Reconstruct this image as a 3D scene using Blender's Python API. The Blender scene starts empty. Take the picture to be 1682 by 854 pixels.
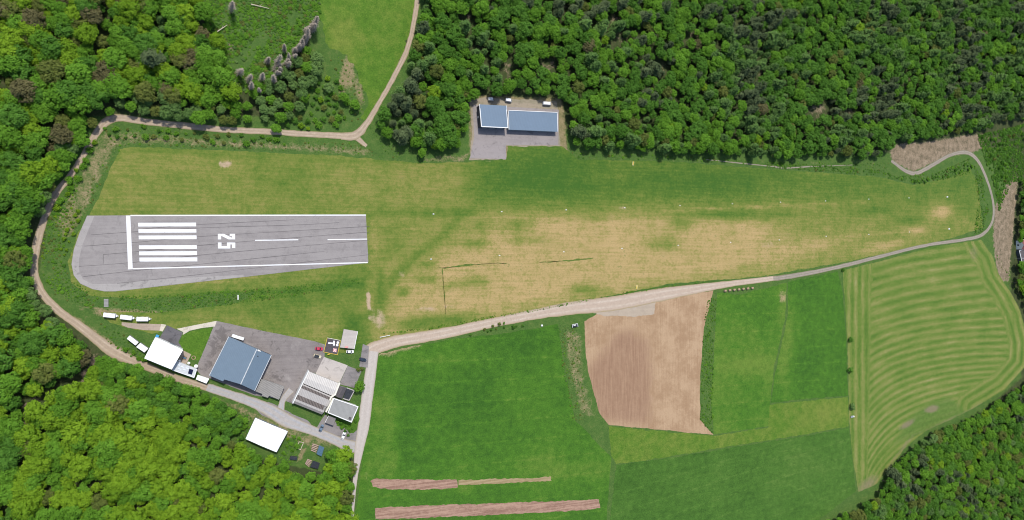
import bpy, bmesh, math, random
import numpy as np
from mathutils import Vector, noise as mnoise
from mathutils.geometry import delaunay_2d_cdt
random.seed(7); rng = np.random.default_rng(7)
R = math.radians
scene = bpy.context.scene
COL = scene.collection

# ------------------------------------------------------------------ camera, sky, sun, exposure
IMG_W, IMG_H = 1682.0, 854.0
CAM_H, TILT, LENS = 400.0, R(22), 24.0
FPX = LENS / 36.0 * IMG_W
cam_data = bpy.data.cameras.new('camera'); cam_data.lens = LENS; cam_data.sensor_width = 36
cam_data.clip_start = 1; cam_data.clip_end = 20000
cam = bpy.data.objects.new('camera', cam_data); COL.objects.link(cam)
cam.location = (0, 0, CAM_H); cam.rotation_euler = (0, -TILT, 0)
scene.camera = cam

SUN_EL, SUN_AZ = R(61), R(-6)          # azimuth from +Y, clockwise
world = bpy.data.worlds.new('World'); scene.world = world; world.use_nodes = True
wn = world.node_tree; wn.nodes.clear()
sky = wn.nodes.new('ShaderNodeTexSky'); sky.sky_type = 'NISHITA'; sky.sun_disc = False
sky.sun_elevation = SUN_EL; sky.sun_rotation = SUN_AZ; sky.altitude = 400; sky.dust_density = 2.0
bg = wn.nodes.new('ShaderNodeBackground'); bg.inputs['Strength'].default_value = 0.15
wo = wn.nodes.new('ShaderNodeOutputWorld')
wn.links.new(sky.outputs[0], bg.inputs[0]); wn.links.new(bg.outputs[0], wo.inputs[0])
sd = bpy.data.lights.new('sun', 'SUN'); sd.energy = 3.3; sd.angle = R(3.0); sd.color = (1.0, 0.96, 0.89)
sun = bpy.data.objects.new('sun', sd); COL.objects.link(sun); sun.location = (0, 0, 600)
sdir = Vector((math.sin(SUN_AZ) * math.cos(SUN_EL), math.cos(SUN_AZ) * math.cos(SUN_EL), math.sin(SUN_EL)))
sun.rotation_euler = sdir.to_track_quat('Z', 'Y').to_euler()
vs = scene.view_settings
vs.view_transform = 'Standard'; vs.look = 'None'; vs.exposure = 0.50; vs.gamma = 1.0; vs.use_curve_mapping = False
scene.cycles.filter_width = 1.1

# ------------------------------------------------------------------ from survey points (read off the aerial photograph) to metres on the ground
CT, ST = math.cos(TILT), math.sin(TILT)
def P(x, y, z=0.0):
    u, v = x - IMG_W / 2, IMG_H / 2 - y
    k = (CAM_H - z) / (FPX * CT - u * ST)
    return Vector(((u * CT + FPX * ST) * k, v * k, z))
def Pn(x, y, z=0.0):
    x = np.asarray(x, float); y = np.asarray(y, float)
    u, v = x - IMG_W / 2, IMG_H / 2 - y
    k = (CAM_H - z) / (FPX * CT - u * ST)
    return (u * CT + FPX * ST) * k, v * k
def to_px(X, Y, Z=0.0):
    dz = Z - CAM_H
    d = X * ST - dz * CT
    return IMG_W / 2 + FPX * (X * CT + dz * ST) / d, IMG_H / 2 - FPX * Y / d
def mpp(x, y):                                    # metres per survey unit at that place
    u = x - IMG_W / 2
    return CAM_H / (FPX * CT - u * ST)

# ------------------------------------------------------------------ generic helpers
def tag(o, label=None, cat=None, group=None, kind=None):
    if label: o['label'] = label
    if cat: o['category'] = cat
    if group: o['group'] = group
    if kind: o['kind'] = kind
    return o
def empty(name, loc=(0, 0, 0), rz=0.0, label=None, cat=None, group=None):
    o = bpy.data.objects.new(name, None); COL.objects.link(o)
    o.location = loc; o.rotation_euler = (0, 0, rz); o.empty_display_size = 0.5
    return tag(o, label, cat, group)
def link_mesh(name, me, mat=None, parent=None, loc=None):
    o = bpy.data.objects.new(name, me); COL.objects.link(o)
    if mat is not None and len(me.materials) == 0: me.materials.append(mat)
    if parent is not None: o.parent = parent
    if loc is not None: o.location = loc
    return o
class MB:
    def __init__(s): s.v = []; s.f = []
    def add(s, verts, faces):
        n = len(s.v); s.v += [tuple(q) for q in verts]; s.f += [tuple(i + n for i in f) for f in faces]; return s
    def box(s, c, d, rz=0.0):
        cx, cy, cz = c; hx, hy, hz = d[0] / 2, d[1] / 2, d[2] / 2; co, si = math.cos(rz), math.sin(rz)
        vv = []
        for z in (-hz, hz):
            for x, y in ((-hx, -hy), (hx, -hy), (hx, hy), (-hx, hy)):
                vv.append((cx + x * co - y * si, cy + x * si + y * co, cz + z))
        return s.add(vv, [(3, 2, 1, 0), (4, 5, 6, 7), (0, 1, 5, 4), (1, 2, 6, 5), (2, 3, 7, 6), (3, 0, 4, 7)])
    def prism(s, poly, z0, z1):                   # z0, z1: number or list per corner
        n = len(poly)
        a = [(p[0], p[1], z0[i] if isinstance(z0, (list, tuple)) else z0) for i, p in enumerate(poly)]
        b = [(p[0], p[1], z1[i] if isinstance(z1, (list, tuple)) else z1) for i, p in enumerate(poly)]
        area = sum(poly[i][0] * poly[(i + 1) % n][1] - poly[(i + 1) % n][0] * poly[i][1] for i in range(n))
        fs = [tuple(reversed(range(n))), tuple(range(n, 2 * n))] + [(i, (i + 1) % n, n + (i + 1) % n, n + i) for i in range(n)]
        if area < 0: fs = [tuple(reversed(f)) for f in fs]
        return s.add(a + b, fs)
    def tube(s, p0, p1, r0, r1=None, n=6):
        r1 = r0 if r1 is None else r1
        p0, p1 = Vector(p0), Vector(p1); d = (p1 - p0).normalized()
        a = d.orthogonal().normalized(); b = d.cross(a); vv = []
        for p, r in ((p0, r0), (p1, r1)):
            for k in range(n):
                t = 2 * math.pi * k / n; vv.append(p + a * (r * math.cos(t)) + b * (r * math.sin(t)))
        return s.add(vv, [(k, (k + 1) % n, n + (k + 1) % n, n + k) for k in range(n)] + [tuple(reversed(range(n))), tuple(range(n, 2 * n))])
    def slab(s, quad, t):                          # 3D quad (counter-clockwise from above) with thickness t downwards
        n = len(quad); up = [tuple(q) for q in quad]; dn = [(q[0], q[1], q[2] - t) for q in quad]
        return s.add(up + dn, [tuple(range(n)), tuple(reversed(range(n, 2 * n)))] + [(i, n + i, n + (i + 1) % n, (i + 1) % n) for i in range(n)])
    def mesh(s, name):
        me = bpy.data.meshes.new(name); me.from_pydata(s.v, [], s.f); me.update()
        return me
    def build(s, name, mat, parent=None, loc=None):
        me = s.mesh(name)
        bm = bmesh.new(); bm.from_mesh(me); bmesh.ops.recalc_face_normals(bm, faces=bm.faces); bm.to_mesh(me); bm.free()
        return link_mesh(name, me, mat, parent, loc)
def rounded_box(name, size, bevel, mat, parent, loc, taper_top=1.0, segs=2):
    bm = bmesh.new(); bmesh.ops.create_cube(bm, size=1.0)
    for v in bm.verts:
        k = taper_top if v.co.z > 0 else 1.0
        v.co = Vector((v.co.x * size[0] * k, v.co.y * size[1] * k, v.co.z * size[2]))
    bmesh.ops.bevel(bm, geom=list(bm.edges), offset=bevel, segments=segs, affect='EDGES', profile=0.6)
    me = bpy.data.meshes.new(name); bm.to_mesh(me); bm.free()
    return link_mesh(name, me, mat, parent, loc)
def copy_tree(o, parent=None):
    c = o.copy(); COL.objects.link(c)
    if parent is not None: c.parent = parent
    for ch in list(o.children): copy_tree(ch, c)
    return c

# ------------------------------------------------------------------ node helpers
ALBEDO = 0.73            # surface colours below are noted as exposed; this brings them back to reflectance
class NB:
    def __init__(s, name):
        s.m = bpy.data.materials.new(name); s.m.use_nodes = True
        s.t = s.m.node_tree; s.n = s.t.nodes; s.bsdf = s.n['Principled BSDF']
        s.bsdf.inputs['Specular IOR Level'].default_value = 0.25
        s.geo = s.n.new('ShaderNodeNewGeometry')
    def put(s, sock, val):
        if isinstance(val, bpy.types.NodeSocket): s.t.links.new(val, sock)
        elif isinstance(val, (tuple, list)) and len(val) == 3 and sock.type == 'RGBA': sock.default_value = (*val, 1)
        else: sock.default_value = val
    def vec(s, scale=(1, 1, 1), rz=0.0, src=None):
        m = s.n.new('ShaderNodeMapping'); m.inputs['Scale'].default_value = scale; m.inputs['Rotation'].default_value = (0, 0, rz)
        s.t.links.new(src or s.geo.outputs['Position'], m.inputs['Vector']); return m.outputs[0]
    def noise(s, scale, detail=4, rough=0.6, dist=0.0, vec=None):
        n = s.n.new('ShaderNodeTexNoise'); n.inputs['Scale'].default_value = scale; n.inputs['Detail'].default_value = detail
        n.inputs['Roughness'].default_value = rough; n.inputs['Distortion'].default_value = dist
        s.t.links.new(vec or s.geo.outputs['Position'], n.inputs['Vector']); return n.outputs['Fac']
    def voronoi(s, scale, vec=None, out='Distance'):
        n = s.n.new('ShaderNodeTexVoronoi'); n.inputs['Scale'].default_value = scale
        s.t.links.new(vec or s.geo.outputs['Position'], n.inputs['Vector']); return n.outputs[out]
    def math(s, op, a, b=0.0, clamp=False):
        n = s.n.new('ShaderNodeMath'); n.operation = op; n.use_clamp = clamp
        s.put(n.inputs[0], a); s.put(n.inputs[1], b); return n.outputs[0]
    def rng(s, v, lo, hi, a=0.0, b=1.0, smooth=True):
        n = s.n.new('ShaderNodeMapRange'); n.interpolation_type = 'SMOOTHSTEP' if smooth else 'LINEAR'
        s.put(n.inputs['Value'], v); n.inputs['From Min'].default_value = lo; n.inputs['From Max'].default_value = hi
        n.inputs['To Min'].default_value = a; n.inputs['To Max'].default_value = b; return n.outputs[0]
    def mix(s, f, a, b, mode='MIX'):
        n = s.n.new('ShaderNodeMix'); n.data_type = 'RGBA'; n.blend_type = mode
        s.put(n.inputs[0], f); s.put(n.inputs[6], a); s.put(n.inputs[7], b); return n.outputs[2]
    def scale(s, col, f):                         # colour times a number
        n = s.n.new('ShaderNodeVectorMath'); n.operation = 'SCALE'
        s.put(n.inputs[0], col); s.put(n.inputs['Scale'], f); return n.outputs[0]
    def ramp(s, f, stops):
        n = s.n.new('ShaderNodeValToRGB'); cr = n.color_ramp
        while len(cr.elements) < len(stops): cr.elements.new(0.5)
        for e, (p, c) in zip(cr.elements, stops): e.position = p; e.color = (*c, 1)
        s.put(n.inputs[0], f); return n.outputs[0]
    def attr(s, name):
        n = s.n.new('ShaderNodeAttribute'); n.attribute_name = name; return n.outputs['Fac']
    def objrand(s):
        return s.n.new('ShaderNodeObjectInfo').outputs['Random']
    def wob(s, base, terms):                      # base + sum (t-0.5)*amp
        f = base
        for t, a in terms: f = s.math('ADD', f, s.math('MULTIPLY', s.math('SUBTRACT', t, 0.5), a))
        return f
    def done(s, color, rough=0.9, bump=None, bstr=0.3, bdist=0.1, metal=0.0):
        s.put(s.bsdf.inputs['Base Color'], s.scale(color, ALBEDO)); s.put(s.bsdf.inputs['Roughness'], rough); s.bsdf.inputs['Metallic'].default_value = metal
        if bump is not None:
            b = s.n.new('ShaderNodeBump'); b.inputs['Strength'].default_value = bstr; b.inputs['Distance'].default_value = bdist
            s.put(b.inputs['Height'], bump); s.t.links.new(b.outputs[0], s.bsdf.inputs['Normal'])
        return s.m
def plain(name, col, rough=0.6, var=0.12, scale=1.5, metal=0.0):
    b = NB(name); n = b.noise(scale, 5); return b.done(b.scale(col, b.rng(n, 0.25, 0.75, 1 - var, 1 + var, False)), rough, metal=metal)

# --- ground covers
def turf_mat():
    b = NB('airfield_turf')
    n1, n2, n3, n4 = b.noise(0.035, 4), b.noise(0.13, 6, 0.72), b.noise(0.55, 5, 0.75), b.noise(1.9, 4, 0.75)
    st = b.noise(1.0, 4, 0.65, vec=b.vec((0.03, 0.7, 1), R(-2)))
    dry = b.attr('dry')
    f = b.wob(dry, [(n1, 0.35), (n2, 0.8), (n3, 0.6), (st, 0.5), (n4, 0.3)])
    c = b.ramp(f, [(0.05, (0.045, 0.118, 0.012)), (0.28, (0.085, 0.152, 0.018)), (0.50, (0.148, 0.186, 0.032)), (0.68, (0.235, 0.222, 0.058)), (0.86, (0.365, 0.272, 0.108)), (1.0, (0.440, 0.312, 0.140))])
    tuft = b.rng(b.wob(n3, [(n2, 0.9), (n4, 0.35)]), 0.60, 0.72, 0.0, 0.62)      # greener tufts standing in the dry sward
    c = b.mix(b.math('MULTIPLY', tuft, b.rng(dry, 0.2, 0.6)), c, (0.100, 0.150, 0.024))
    bare = b.rng(b.wob(b.attr('bare'), [(n2, 0.7), (n3, 0.6)]), 0.35, 0.75)
    c = b.mix(bare, c, (0.43, 0.32, 0.21))
    c = b.scale(c, b.rng(b.math('ADD', b.math('MULTIPLY', n4, 0.6), b.math('MULTIPLY', n3, 0.4)), 0.3, 0.7, 0.83, 1.20, False))
    return b.done(c, 0.95, n4, 0.4, 0.15)
def field_mat(name, c1, c2, c3, sx=(0.5, 0.06), rz=0.0, patch=0.03, tram=None):
    b = NB(name)
    n1, n2, n3 = b.noise(patch, 4), b.noise(0.22, 6, 0.75), b.noise(1.2, 5, 0.8)
    st = b.noise(1.0, 3, 0.6, vec=b.vec((sx[0], sx[1], 1), rz))
    f = b.wob(0.45, [(n1, 0.8), (n2, 0.8), (st, 0.5), (n3, 0.5)])
    f = b.math('ADD', f, b.attr('shift'))
    if tram:                                      # wheel lines left by the sprayer
        px_ = b.n.new('ShaderNodeSeparateXYZ'); b.t.links.new(b.vec((1, 1, 1), tram), px_.inputs[0])
        w_ = b.math('ABSOLUTE', b.math('SUBTRACT', b.math('FRACT', b.math('ADD', b.math('DIVIDE', px_.outputs[1], 13.0), b.math('MULTIPLY', n1, 0.12))), 0.5))
        f = b.math('ADD', f, b.math('MULTIPLY', b.rng(w_, 0.03, 0.055, 1, 0), b.rng(n2, .35, .6, 0.0, 0.16)))
    c = b.ramp(f, [(0.1, c1), (0.5, c2), (0.9, c3)])
    c = b.mix(b.rng(b.wob(b.attr('bare'), [(n2, 0.7), (n3, 0.5)]), 0.35, 0.75), c, (0.34, 0.26, 0.14))
    c = b.scale(c, b.rng(b.wob(n3, [(n2, 0.5)]), 0.3, 0.7, 0.70, 1.28, False))
    return b.done(c, 0.95, n3, 0.6, 0.3)
def hay_mat():
    b = NB('mown_meadow')
    n1, n2, n3 = b.noise(0.04, 4), b.noise(0.4, 5, 0.75), b.noise(1.6, 4, 0.75)
    cb = b.n.new('ShaderNodeCombineXYZ'); b.put(cb.inputs[0], b.attr('phase')); b.put(cb.inputs[1], b.math('MULTIPLY', b.attr('along'), 0.012))
    st = b.noise(2.1, 4, 0.7, 0.3, vec=cb.outputs[0])
    wv = b.math('SINE', b.math('MULTIPLY', b.attr('phase'), 6.2832))
    f = b.wob(b.math('ADD', b.math('MULTIPLY', wv, 0.15), 0.50), [(st, 0.85), (n1, 0.5), (n2, 0.6), (n3, 0.35)])
    c = b.ramp(f, [(0.08, (0.052, 0.125, 0.012)), (0.40, (0.105, 0.175, 0.024)), (0.70, (0.195, 0.214, 0.054)), (1.0, (0.30, 0.28, 0.115))])
    bare = b.rng(b.wob(b.attr('bare'), [(n2, 0.5), (n1, 0.5)]), 0.3, 0.8)
    lush = b.rng(b.wob(b.attr('lush'), [(n2, 0.6)]), 0.3, 0.7)
    c = b.mix(b.math('MULTIPLY', lush, 0.75), c, b.scale((0.085, 0.155, 0.026), b.rng(n2, .3, .7, .75, 1.3, False)))
    c = b.mix(b.math('MULTIPLY', bare, 0.75), c, (0.23, 0.18, 0.115))
    c = b.scale(c, b.rng(n3, 0.3, 0.7, 0.82, 1.18, False))
    return b.done(c, 0.95, n2, 0.4, 0.2)
def ground_mat():
    b = NB('natural_ground')
    n1, n2, n3, n4 = b.noise(0.05, 4), b.noise(0.25, 5, 0.65), b.noise(1.1, 5, 0.7), b.noise(3.0, 3)
    floor = b.ramp(b.wob(0.5, [(n2, 0.9), (n3, 0.8)]), [(0.1, (0.022, 0.042, 0.010)), (0.5, (0.050, 0.070, 0.020)), (0.9, (0.115, 0.100, 0.05))])
    green = b.ramp(b.wob(0.5, [(n2, 0.8), (n3, 0.9)]), [(0.1, (0.032, 0.075, 0.015)), (0.5, (0.065, 0.135, 0.022)), (0.9, (0.15, 0.18, 0.05))])
    tan = b.ramp(b.wob(0.5, [(n2, 0.9), (n3, 1.0)]), [(0.1, (0.085, 0.115, 0.030)), (0.5, (0.235, 0.195, 0.095)), (0.9, (0.38, 0.285, 0.175))])
    soil = b.ramp(b.wob(0.5, [(n2, 1.1), (n3, 1.2), (b.noise(1.0, 4, 0.7, vec=b.vec((0.45, 0.2, 1), R(25))), 0.6)]), [(0.08, (0.07, 0.075, 0.035)), (0.35, (0.165, 0.130, 0.080)), (0.6, (0.27, 0.205, 0.135)), (0.95, (0.43, 0.335, 0.235))])
    def m(a): return b.rng(b.wob(b.attr(a), [(n2, 0.5), (n3, 0.4)]), 0.35, 0.65)
    so = b.rng(b.wob(b.attr('soil'), [(n2, 1.0), (n3, 0.8)]), 0.35, 0.65)
    c = b.mix(m('green'), floor, green); c = b.mix(m('tan'), c, tan); c = b.mix(so, c, soil)
    c = b.scale(c, b.rng(n4, 0.3, 0.7, 0.8, 1.2, False))
    return b.done(c, 0.95, n3, 0.6, 0.4)
def gravel_mat(name, base, track, verge, amp=0.2):
    b = NB(name)
    n1, n2, n3 = b.noise(0.10, 4), b.noise(0.6, 5, 0.7), b.noise(2.5, 4, 0.7)
    ac = b.attr('across')                          # 0 in the middle, 1 at the edge
    tr = b.math('SUBTRACT', 1.0, b.math('MULTIPLY', b.math('ABSOLUTE', b.math('SUBTRACT', ac, 0.42)), 4.5), True)
    tr = b.math('MULTIPLY', tr, b.rng(n1, 0.35, 0.6, 0.3, 1.0))
    c = b.mix(tr, base, track)
    ed = b.rng(b.wob(ac, [(n2, 0.5), (n3, 0.4)]), 0.72, 1.0)
    c = b.mix(ed, c, verge)
    c = b.scale(c, b.rng(b.wob(n2, [(n3, 0.8)]), 0.2, 0.8, 1 - amp, 1 + amp, False))
    return b.done(c, 0.92, n3, 0.4, 0.08)
def asphalt_mat(name, base, patch, amp=0.12, pale=None, stain=0.6, streak=False):
    b = NB(name)
    n1, n2, n3 = b.noise(0.05, 4), b.noise(0.35, 6, 0.65), b.noise(3.0, 4, 0.7)
    st = b.noise(1.0, 4, 0.6, vec=b.vec((0.03, 0.5, 1), R(4)))
    c = b.mix(b.rng(b.wob(n1, [(st, 0.9), (n2, 0.6)]), 0.35, 0.75), base, patch)
    dk = b.rng(b.wob(b.math('ADD', b.noise(0.22, 6, 0.78, 0.8), b.math('MULTIPLY', b.attr('dirt'), 0.16)), [(n3, 0.25)]), 0.55, 0.64, 0.0, stain)
    c = b.mix(dk, c, tuple(x * 0.45 for x in base))
    if streak: c = b.mix(b.rng(b.noise(1.0, 5, 0.7, vec=b.vec((0.10, 0.9, 1), R(3))), 0.60, 0.72, 0, 0.45), c, tuple(x * 0.5 for x in base))
    if pale: c = b.mix(b.rng(b.noise(0.08, 4), 0.55, 0.72, 0, 0.7), c, pale)
    c = b.scale(c, b.rng(n3, 0.3, 0.7, 1 - amp, 1 + amp, False))
    return b.done(c, 0.85, n3, 0.2, 0.05)
def paint_mat():
    b = NB('runway_paint'); n = b.noise(0.5, 6, 0.75); n2 = b.noise(3.0, 4)
    c = b.mix(b.rng(b.wob(n, [(n2, 0.5)]), 0.56, 0.74, 0, 0.7), (0.80, 0.80, 0.80), (0.45, 0.44, 0.44))
    return b.done(c, 0.7)
def plough_mat(name, a, c_, sp=2.2, rz=0.0):
    b = NB(name); n = b.noise(0.4, 5, 0.7); n3 = b.noise(2.0, 4)
    st = b.noise(1.0, 3, 0.7, vec=b.vec((0.03, sp, 1), rz))
    c = b.mix(b.rng(b.wob(st, [(n, 0.5), (n3, 0.2)]), 0.35, 0.65), a, c_)
    return b.done(c, 0.95, st, 0.6, 0.2)
def soilfield_mat():
    b = NB('bare_soil_field')
    n1, n2, n3 = b.noise(0.07, 5), b.noise(0.3, 5, 0.7), b.noise(1.6, 4, 0.7)
    st = b.noise(1.0, 3, 0.6, vec=b.vec((0.9, 0.05, 1), R(-28)))
    red = b.rng(b.wob(b.attr('red'), [(n2, 0.5), (n1, 0.4)]), 0.35, 0.65)
    pale = b.mix(b.rng(b.wob(n1, [(n2, 0.6), (st, 0.5)]), 0.3, 0.7), (0.33, 0.210, 0.120), (0.43, 0.295, 0.178))
    dark = b.mix(b.rng(b.wob(st, [(n2, 0.5)]), 0.3, 0.7), (0.27, 0.160, 0.098), (0.34, 0.215, 0.133))
    c = b.mix(red, pale, dark); c = b.scale(c, b.rng(n3, 0.3, 0.7, 0.86, 1.14, False))
    return b.done(c, 0.95, st, 0.5, 0.2)
def roof_mat(name, col, ang, pitch=1.0, amp=0.05, dirt=0.12, rough=0.45):
    b = NB(name); n = b.noise(0.35, 6, 0.65); n2 = b.noise(2.0, 4)
    w = b.n.new('ShaderNodeTexWave'); w.wave_type = 'BANDS'; w.bands_direction = 'X'; w.inputs['Scale'].default_value = 0.314 / pitch
    w.inputs['Distortion'].default_value = 0; b.t.links.new(b.vec((1, 1, 1), ang), w.inputs['Vector'])
    k = b.wob(1.0, [(w.outputs['Fac'], amp * 2), (n, dirt * 2.5), (n2, dirt)])
    return b.done(b.scale(col, k), rough, w.outputs['Fac'], 0.25, 0.05)
M = {}
M['turf'] = turf_mat(); M['hay'] = hay_mat(); M['ground'] = ground_mat()
M['crop'] = field_mat('young_cereal', (0.033, 0.108, 0.008), (0.058, 0.158, 0.011), (0.115, 0.195, 0.024), (0.12, 0.25), 0.1, 0.03, R(1))
M['clover'] = field_mat('clover_ley', (0.034, 0.098, 0.009), (0.058, 0.142, 0.016), (0.100, 0.176, 0.030), (0.05, 0.4), R(8), 0.03, R(-8))
M['meadow'] = field_mat('hill_meadow', (0.048, 0.125, 0.008), (0.078, 0.168, 0.013), (0.150, 0.200, 0.030), (0.15, 0.15), 0.0, 0.06)
M['gravel'] = gravel_mat('gravel_road', (0.38, 0.295, 0.21), (0.49, 0.395, 0.295), (0.25, 0.21, 0.105))
M['loam'] = gravel_mat('wide_farm_road', (0.45, 0.355, 0.275), (0.53, 0.44, 0.355), (0.33, 0.26, 0.15), 0.18)
M['looproad'] = gravel_mat('loop_road_gravel', (0.27, 0.235, 0.185), (0.36, 0.315, 0.255), (0.17, 0.16, 0.085))
M['village'] = gravel_mat('village_road_asphalt', (0.47, 0.42, 0.375), (0.51, 0.46, 0.42), (0.36, 0.31, 0.24), 0.12)
M['lane'] = gravel_mat('grey_lane', (0.40, 0.37, 0.345), (0.36, 0.37, 0.39), (0.30, 0.25, 0.17), 0.16)
M['tar'] = asphalt_mat('runway_asphalt', (0.305, 0.280, 0.268), (0.255, 0.232, 0.224), 0.10, None, 0.30, True)
M['tar_pale'] = asphalt_mat('runway_shoulder', (0.37, 0.345, 0.325), (0.33, 0.305, 0.29), 0.08)
M['apron'] = asphalt_mat('apron_asphalt', (0.255, 0.225, 0.21), (0.20, 0.175, 0.165), 0.16, (0.37, 0.335, 0.31), 0.7)
M['apron2'] = asphalt_mat('paved_forecourt', (0.31, 0.275, 0.265), (0.27, 0.24, 0.23), 0.14)
M['darktar'] = asphalt_mat('dark_asphalt', (0.115, 0.11, 0.118), (0.14, 0.132, 0.138), 0.1)
M['greytar'] = asphalt_mat('worn_grey_asphalt', (0.26, 0.235, 0.225), (0.19, 0.175, 0.17), 0.14)
M['concrete'] = asphalt_mat('pale_concrete', (0.50, 0.45, 0.405), (0.44, 0.395, 0.36), 0.08)
M['pavers'] = asphalt_mat('tan_pavers', (0.42, 0.335, 0.26), (0.36, 0.285, 0.22), 0.12)
M['cream'] = asphalt_mat('cream_path', (0.62, 0.56, 0.45), (0.55, 0.50, 0.41), 0.08)
M['paint'] = paint_mat(); M['seam'] = plain('tar_seam', (0.10, 0.09, 0.09), 0.8)
M['plough'] = plough_mat('ploughed_earth', (0.245, 0.140, 0.100), (0.40, 0.255, 0.185), 0.9, R(2))
M['stubble'] = plough_mat('pale_earth', (0.27, 0.20, 0.10), (0.37, 0.28, 0.16), 0.9, R(2))
M['soil'] = soilfield_mat()
M['lush'] = field_mat('lush_grass', (0.055, 0.12, 0.014), (0.11, 0.165, 0.028), (0.22, 0.21, 0.06), (0.4, 0.4), 0.0, 0.3)
M['rough2'] = asphalt_mat('spread_gravel', (0.42, 0.345, 0.26), (0.38, 0.31, 0.235), 0.16, (0.46, 0.40, 0.33), 0.2)
M['rough'] = asphalt_mat('rough_gravel', (0.33, 0.275, 0.20), (0.25, 0.225, 0.15), 0.2, (0.40, 0.34, 0.26), 0.5)

# ------------------------------------------------------------------ sheets
def catmull(pts, per=8, closed=False):
    pts = [np.array(p, float) for p in pts]; n = len(pts); out = []
    rngi = range(n) if closed else range(n - 1)
    for i in rngi:
        g = (lambda k: pts[k % n]) if closed else (lambda k: pts[min(max(k, 0), n - 1)])
        p0, p1, p2, p3 = g(i - 1), g(i), g(i + 1), g(i + 2)
        for t in np.linspace(0, 1, per, endpoint=False):
            out.append(0.5 * ((2 * p1) + (-p0 + p2) * t + (2 * p0 - 5 * p1 + 4 * p2 - p3) * t * t + (-p0 + 3 * p1 - 3 * p2 + p3) * t ** 3))
    if not closed: out.append(pts[-1])
    return np.array(out)
def inside(px, py, poly):
    px = np.asarray(px, float); py = np.asarray(py, float); r = np.zeros(px.shape, bool); n = len(poly)
    for i in range(n):
        x1, y1 = poly[i][:2]; x2, y2 = poly[(i + 1) % n][:2]
        c = ((y1 > py) != (y2 > py))
        if y1 != y2: r ^= c & (px < (x2 - x1) * (py - y1) / (y2 - y1) + x1)
    return r
def edge_dist(px, py, poly, closed=True):
    d = np.full(np.shape(px), 1e9); n = len(poly)
    for i in range(n if closed else n - 1):
        ax, ay = poly[i][:2]; bx, by = poly[(i + 1) % n][:2]; dx, dy = bx - ax, by - ay
        t = np.clip(((px - ax) * dx + (py - ay) * dy) / (dx * dx + dy * dy + 1e-9), 0, 1)
        d = np.minimum(d, np.hypot(px - ax - t * dx, py - ay - t * dy))
    return d
def soft(px, py, poly, w):
    s = np.where(inside(px, py, poly), 1, -1) * edge_dist(px, py, poly)
    return np.clip(0.5 + 0.5 * s / w, 0, 1)
def blob(px, py, cx, cy, rx, ry, rot=0.0, p=1.0):
    c, s = math.cos(R(rot)), math.sin(R(rot)); dx, dy = px - cx, py - cy
    q = ((dx * c + dy * s) / rx) ** 2 + ((-dx * s + dy * c) / ry) ** 2
    return np.exp(-q ** p)
def line(px, py, pts, w):
    return np.exp(-(edge_dist(px, py, pts, False) / w) ** 2)
def ragged(poly, step, amp, smooth):
    pts = catmull(poly, 6, True) if smooth else np.array(poly, float)
    X, Y = Pn(pts[:, 0], pts[:, 1]); out = []
    n = len(X)
    for i in range(n):
        a = np.array((X[i], Y[i])); b = np.array((X[(i + 1) % n], Y[(i + 1) % n])); L = np.hypot(*(b - a))
        k = max(1, int(L / step)); nn = np.array((-(b - a)[1], (b - a)[0])) / max(L, 1e-6)
        for j in range(k):
            q = a + (b - a) * j / k
            if amp > 0:
                w = 0.6 * mnoise.noise((q[0] * 0.12, q[1] * 0.12, 3.1)) + 0.6 * mnoise.noise((q[0] * 0.5, q[1] * 0.5, 1.7))
                q = q + nn * w * amp
            out.append((q[0], q[1]))
    return out
def sheet(name, poly, z, mat, spacing=4.0, amp=0.6, smooth=False, attrs=None, step=1.5, parent=None, kind='structure', world_poly=False):
    ring = poly if world_poly else ragged(poly, step, amp, smooth)
    n = len(ring); pts = [Vector(p) for p in ring]
    if spacing:
        xs = [p[0] for p in ring]; ys = [p[1] for p in ring]
        gx, gy = np.meshgrid(np.arange(min(xs), max(xs), spacing), np.arange(min(ys), max(ys), spacing))
        gx = gx.ravel() + rng.uniform(-.25, .25, gx.size) * spacing; gy = gy.ravel() + rng.uniform(-.25, .25, gy.size) * spacing
        ok = inside(gx, gy, ring)
        gx, gy = gx[ok], gy[ok]
        ok = edge_dist(gx, gy, ring) > spacing * 0.4
        pts += [Vector((a, b)) for a, b in zip(gx[ok], gy[ok])]
    vo, _, fo, _, _, _ = delaunay_2d_cdt(pts, [(i, (i + 1) % n) for i in range(n)], [], 1, 1e-5)
    me = bpy.data.meshes.new(name); me.from_pydata([(v.x, v.y, z) for v in vo], [], fo); me.update()
    bm = bmesh.new(); bm.from_mesh(me)
    for f in bm.faces:
        if f.normal.z < 0: f.normal_flip()
    bm.to_mesh(me); bm.free()
    if attrs:
        X = np.array([v.x for v in vo]); Y = np.array([v.y for v in vo]); px, py = to_px(X, Y)
        for k, arr in attrs(px, py).items():
            a = me.attributes.new(k, 'FLOAT', 'POINT'); a.data.foreach_set('value', np.asarray(arr, np.float32))
    o = link_mesh(name, me, mat, parent)
    if kind and parent is None: tag(o, kind=kind)
    return o
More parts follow.
